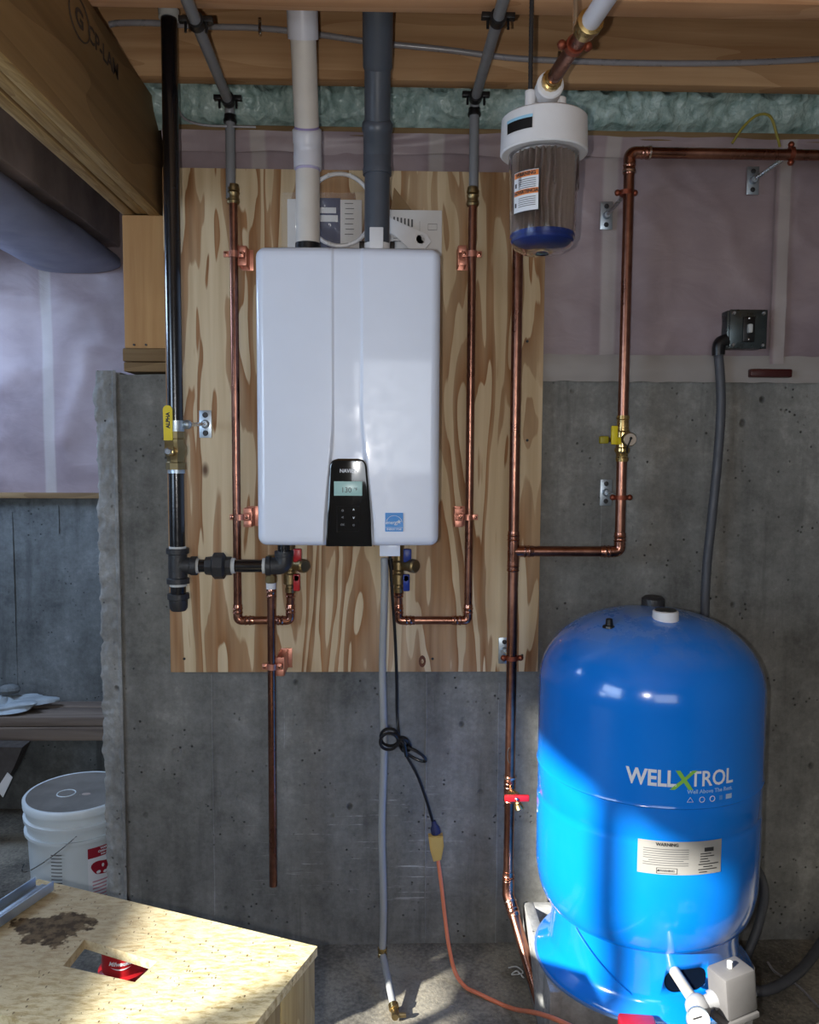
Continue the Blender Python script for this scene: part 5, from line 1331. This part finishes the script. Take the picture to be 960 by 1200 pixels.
def leg(u0, u1, v0, v1, z0, z1, mat=M['stool_side'], name='side_board', ch=.002):
    c = sp((u0+u1)/2, (v0+v1)/2, (z0+z1)/2)
    return mk(name, MB().obox(c, eL, eN, (0, 0, 1), abs(u1-u0)/2, abs(v1-v0)/2, (z1-z0)/2, ch), mat, stool)
leg(.003, .040, .004, .125, .0, SZ-th-.001); leg(.003, .040, .13, .26, .0, SZ-th-.001); leg(.006, .040, .265, LD-.003, .0, SZ-th-.001)
leg(LX-.04, LX-.003, .004, .045, .0, SZ-th-.001, name='leg'); leg(LX-.032, LX-.003, LD-.034, LD-.004, .0, SZ-th-.001, name='leg')
leg(.042, LX-.034, LD-.032, LD-.008, .10, .14, name='rail')
# track on the stool and a board end
a0 = AZ(-25, 1092, SZ+.006); a1_ = AZ(52, 1040, SZ+.006)
dr = (a1_-a0).normalized(); nr = V((-dr.y, dr.x, 0)); mid = (a0+a1_)/2; hl_ = (a1_-a0).length/2
m = MB().obox(mid, dr, nr, (0, 0, 1), hl_, .024, .0012, 0)
for s in (-1, 1): m.obox(mid+nr*s*.023+V((0, 0, .009)), dr, nr, (0, 0, 1), hl_, .0012, .009, 0)
m.obox(mid+V((0, 0, .004)), dr, nr, (0, 0, 1), hl_, .006, .003, .001)
tag(mk('metal_track', m, M['steel']), 'grey metal channel lying along the left end of the stool top', 'channel')
a = AZ(8, 1201, SZ-.05)
# red bucket seen through the hand hole
def bucket(name, c, r0, r1, h, mat, label, lidmat=None):
    t = thing(name, label, 'bucket', c); c = V(c)
    m = MB().prof(c, (0, 0, 1), [(0, r0-.004), (.004, r0), (h*.72, r0+(r1-r0)*.72), (h*.72, r1+.006), (h*.745, r1+.006), (h*.745, r0+(r1-r0)*.78), (h*.83, r0+(r1-r0)*.86), (h*.83, r1+.007), (h*.86, r1+.008), (h*.87, r1), (h-(.016 if lidmat else 0), r1)] + ([] if lidmat else [(h, r1-.004), (.01, r0-.004)]), 48)
    mk('shell', m, mat, t, 30)
    return t
rc2 = A(145, 1125, -.60); rbk = V((rc2.x, -.60, .002))
rb2 = bucket('red_container', rbk, .040, .046, .385, M['red'], 'tall red container with white script lettering seen through the stool hole')
az_ = math.atan2(CAM.x-rbk.x, -(CAM.y-rbk.y)) ; az_ = -math.atan2(rbk.x-CAM.x, rbk.y-CAM.y)
zq = Z(146, 1130, -.645)
mk('lettering', text_mb('Milwaukee', .013, .0003, .0003, place=wrapx((rbk.x, rbk.y, zq), .0465, az_-.12), shear=.35), M['white_ink'], rb2)
m = MB().grid(lambda u, v: wrapx((rbk.x, rbk.y, zq), .0468, az_-.1)(V((-.024+.045*u, -.008-.003*math.sin(u*PI)-.003*v*math.sin(u*PI), 0))), 12, 1)
mk('underline_stroke', m, M['white_ink'], rb2)
patch('white_band', rb2, (rbk.x, rbk.y, zq-.048), .045, az_, .06, .010, M['white_ink'], .003)

# white bucket behind the wall corner
by_ = .25+.0
bc = A(96, 935, .29); Zlid = .375
bkc = V((A(93, 930, .41).x-.0, .42, .002))
bc0 = AZ(92, 927, Zlid); bkc = V((bc0.x, bc0.y, .002))
rr1 = (AZ(150, 927, Zlid).x-AZ(33.5, 927, Zlid).x)/2
wb = bucket('white_bucket', bkc, rr1*.90, rr1*.985, Zlid-.004, M['bucket'], 'white lidded bucket with a red label behind the wall corner', True)
mk('lid', MB().prof((bkc.x, bkc.y, Zlid-.022), (0, 0, 1), [(0, rr1), (.0, rr1+.005), (.018, rr1+.006), (.022, rr1+.002), (.022, rr1-.006), (.019, rr1-.012), (.019, .02)], 56), M['lid_dust'], wb, 30)
mk('lid_rim', MB().prof((bkc.x, bkc.y, Zlid-.024), (0, 0, 1), [(0, rr1+.001), (0, rr1+.006), (.020, rr1+.007), (.025, rr1+.002), (.024, rr1-.004)], 56, caps=False), M['bucket'], wb, 50)
mk('lid_ring', MB().tube([V((bkc.x-.035+.028*math.cos(t_), bkc.y-.01+.028*math.sin(t_), Zlid-.003)) for t_ in [2*PI*i/24 for i in range(24)]], .002, 6, closed=True), M['bucket'], wb)
mk('lid_debris', MB().sphere((bkc.x+.03, bkc.y-.015, Zlid-.006), .014, 1.6, 1, .3, 10, 6).sphere((bkc.x+.012, bkc.y-.02, Zlid-.006), .008, 1.4, 1, .4, 10, 6), M['dark_wrap'], wb)
azb = -math.atan2(bkc.x-CAM.x, bkc.y-CAM.y)
def b_ang(px, py):
    d = ray(px, py); d2_ = V((d.x, d.y)); o2 = V((CAM.x-bkc.x, CAM.y-bkc.y)); a_ = d2_.dot(d2_); b_ = 2*o2.dot(d2_); c_ = o2.dot(o2)-rr1*rr1
    s = (-b_-math.sqrt(max(0, b_*b_-4*a_*c_)))/(2*a_); p = CAM+d*s; return math.atan2(p.x-bkc.x, -(p.y-bkc.y)), p.z
aa, z1 = b_ang(103, 1015); 
zl1 = b_ang(115, 992)[1]; zl0 = zl1-.21
cbk = (bkc.x, bkc.y, 0); wpan = .12; acn = aa+wpan/2/rr1
rl2 = patch('paper_label', wb, cbk, rr1*.99, acn, wpan, zl1-zl0, M['white_ink'], .002, 0, (zl1+zl0)/2, label='red printed label with an animal emblem')
patch('red_panel', rl2, cbk, rr1*.99, acn, wpan, .032, M['red_ink'], .0026, 0, zl1-.016)
for k in range(3): mk('lettering', text_mb(('WARNING', 'Children can fall', 'into bucket')[k], .009, .0001, .0003, place=wrapx((bkc.x, bkc.y, zl1-.007-.009*k), rr1*.99+.0032, acn)), M['white_ink'], rl2)
f = wrapx((bkc.x, bkc.y, zl1-.068), rr1*.99+.0028, acn-.12)
oo = []
for i in range(26):
    t_ = 2*PI*i/26; oo.append(V((.030*math.cos(t_)*(1+.18*math.sin(3*t_)), .026*math.sin(t_)*(1+.22*math.cos(2*t_+.6)), 0)))
m = MB(); m.add([f(V((0, 0, 0)))]+[f(p) for p in oo], [[0, 1+i, 1+(i+1) % 26] for i in range(26)])
mk('emblem', m, M['red_ink'], rl2)
m = MB()
for dx, dy, rx_, ry_ in ((-.010, -.012, .007, .005), (.012, -.016, .008, .005), (.004, .006, .004, .006)):
    f2 = wrapx((bkc.x, bkc.y, zl1-.068), rr1*.99+.0034, acn-.12); m.add([f2(V((dx, dy, 0)))]+[f2(V((dx+rx_*math.cos(2*PI*i/12), dy+ry_*math.sin(2*PI*i/12), 0))) for i in range(12)], [[0, 1+i, 1+(i+1) % 12] for i in range(12)])
mk('emblem_cutout', m, M['white_ink'], rl2)
for k in range(8): patch('text_line', rl2, cbk, rr1*.99, acn, wpan*.8, .004, M['pink_ink'], .0028, 0, zl1-.108-k*.011)
a3, z3 = b_ang(66, 1010)
for k in range(9): patch('text_line', wb, cbk, rr1*.985, a3, .034, .003, M['dim_ink'] if k < 8 else M['ink'], .003, 0, z3+.02-k*.011)
hp = []
for i in range(17):
    t_ = i/16; aang, hz2 = -.15-1.35*t_, 0
    p0 = b_ang(90, 978)
    a_ = p0[0]+(-1.45-p0[0])*t_; rad = rr1+.012
    hp.append(V((bkc.x+rad*math.sin(a_), bkc.y-rad*math.cos(a_), p0[1]-.16*math.sin(t_*PI/2))))
mk('bail_handle', MB().tube(hp, .0018, 8), M['rod'], wb)

# plank bench in the recess
ld = thing('plank_bench', 'weathered plank bench along the far wall behind the white bucket', 'bench', (-1.2, .8, 0))
zb1 = .45; f0 = AZ(60, 841, zb1).y; b0_ = min(AZ(60, 821, zb1).y, YF-.01)
mk('plank', MB().box((XW+.02, f0, zb1-.035), (.6, f0+(b0_-f0)*.62, zb1), .003), M['grey_wood'], ld)
mk('plank', MB().box((XW+.02, f0+(b0_-f0)*.64, zb1-.035), (.6, b0_, zb1+.002), .003), M['grey_wood'], ld)
mk('front_board', MB().box((XW+.02, f0-.004, Z(60, 868, f0)), (.6, f0+.034, zb1-.037), .003), M['grey_wood'], ld)
for x_ in (-2.0, .3): mk('leg', MB().box((x_, f0+.04, 0), (x_+.04, f0+.12, zb1-.037), .003), M['grey_wood'], ld)
# crumpled bag on it
bp = AZ(10, 826, zb1+.03); bm_ = V((bp.x, (f0+b0_)/2, zb1))
def bagf(u, v):
    a_ = 2*PI*u; b_ = PI*v; n_ = .8+.5*noise.noise(V((math.cos(a_)*1.6, math.sin(a_)*1.6, v*4)))
    return V((bm_.x-.02+.19*n_*math.sin(b_)*math.cos(a_), bm_.y+.09*n_*math.sin(b_)*math.sin(a_), zb1+.005+max(0, .034*n_*(math.cos(b_)+.35))+.02*max(0, math.cos(a_))*math.sin(b_)))
tag(mk('crumpled_bag', MB().grid(bagf, 48, 20), M['bag'], ang=25), 'crumpled grey bag lying on the plank bench at far left', 'bag')
tag(mk('mortar_lump', MB().sphere(bm_+V((-.02, .02, .075)), .034, 1.3, 1, .6, 9, 6), M['concrete_far'], ang=10), 'dusty lump sitting on the crumpled bag', 'debris')
# leaning dark box with a pale label
bx0 = A(-8, 930, .35)
lo = MB().obox((A(-12, 905, .55).x, .62, .16), V((1, 0, -.7)), (0, 1, 0), V((.7, 0, 1)), .05, .22, .17, .003)
bxo = thing('cardboard_box', 'dark dusty box with a pale label leaning under the plank bench', 'box', (A(-12, 905, .55).x, .62, .002))
def rect3(q, y0, y1): return [A(*c, y0) for c in q]
m = MB().prism([A(-80, 874, .60), A(26, 876, .60), A(16, 900, .60), A(-6, 938, .60), A(-80, 1010, .60)], (0, .07, 0), .002)
mk('box', m, M['cardboard'], bxo)
m = MB().prism([A(9, 905, .595), A(15, 911, .595), A(4, 934, .595), A(-4, 925, .595)], (0, -.004, 0))
mk('pale_label', m, M['paper'], bxo, label='pale sticker on the box')
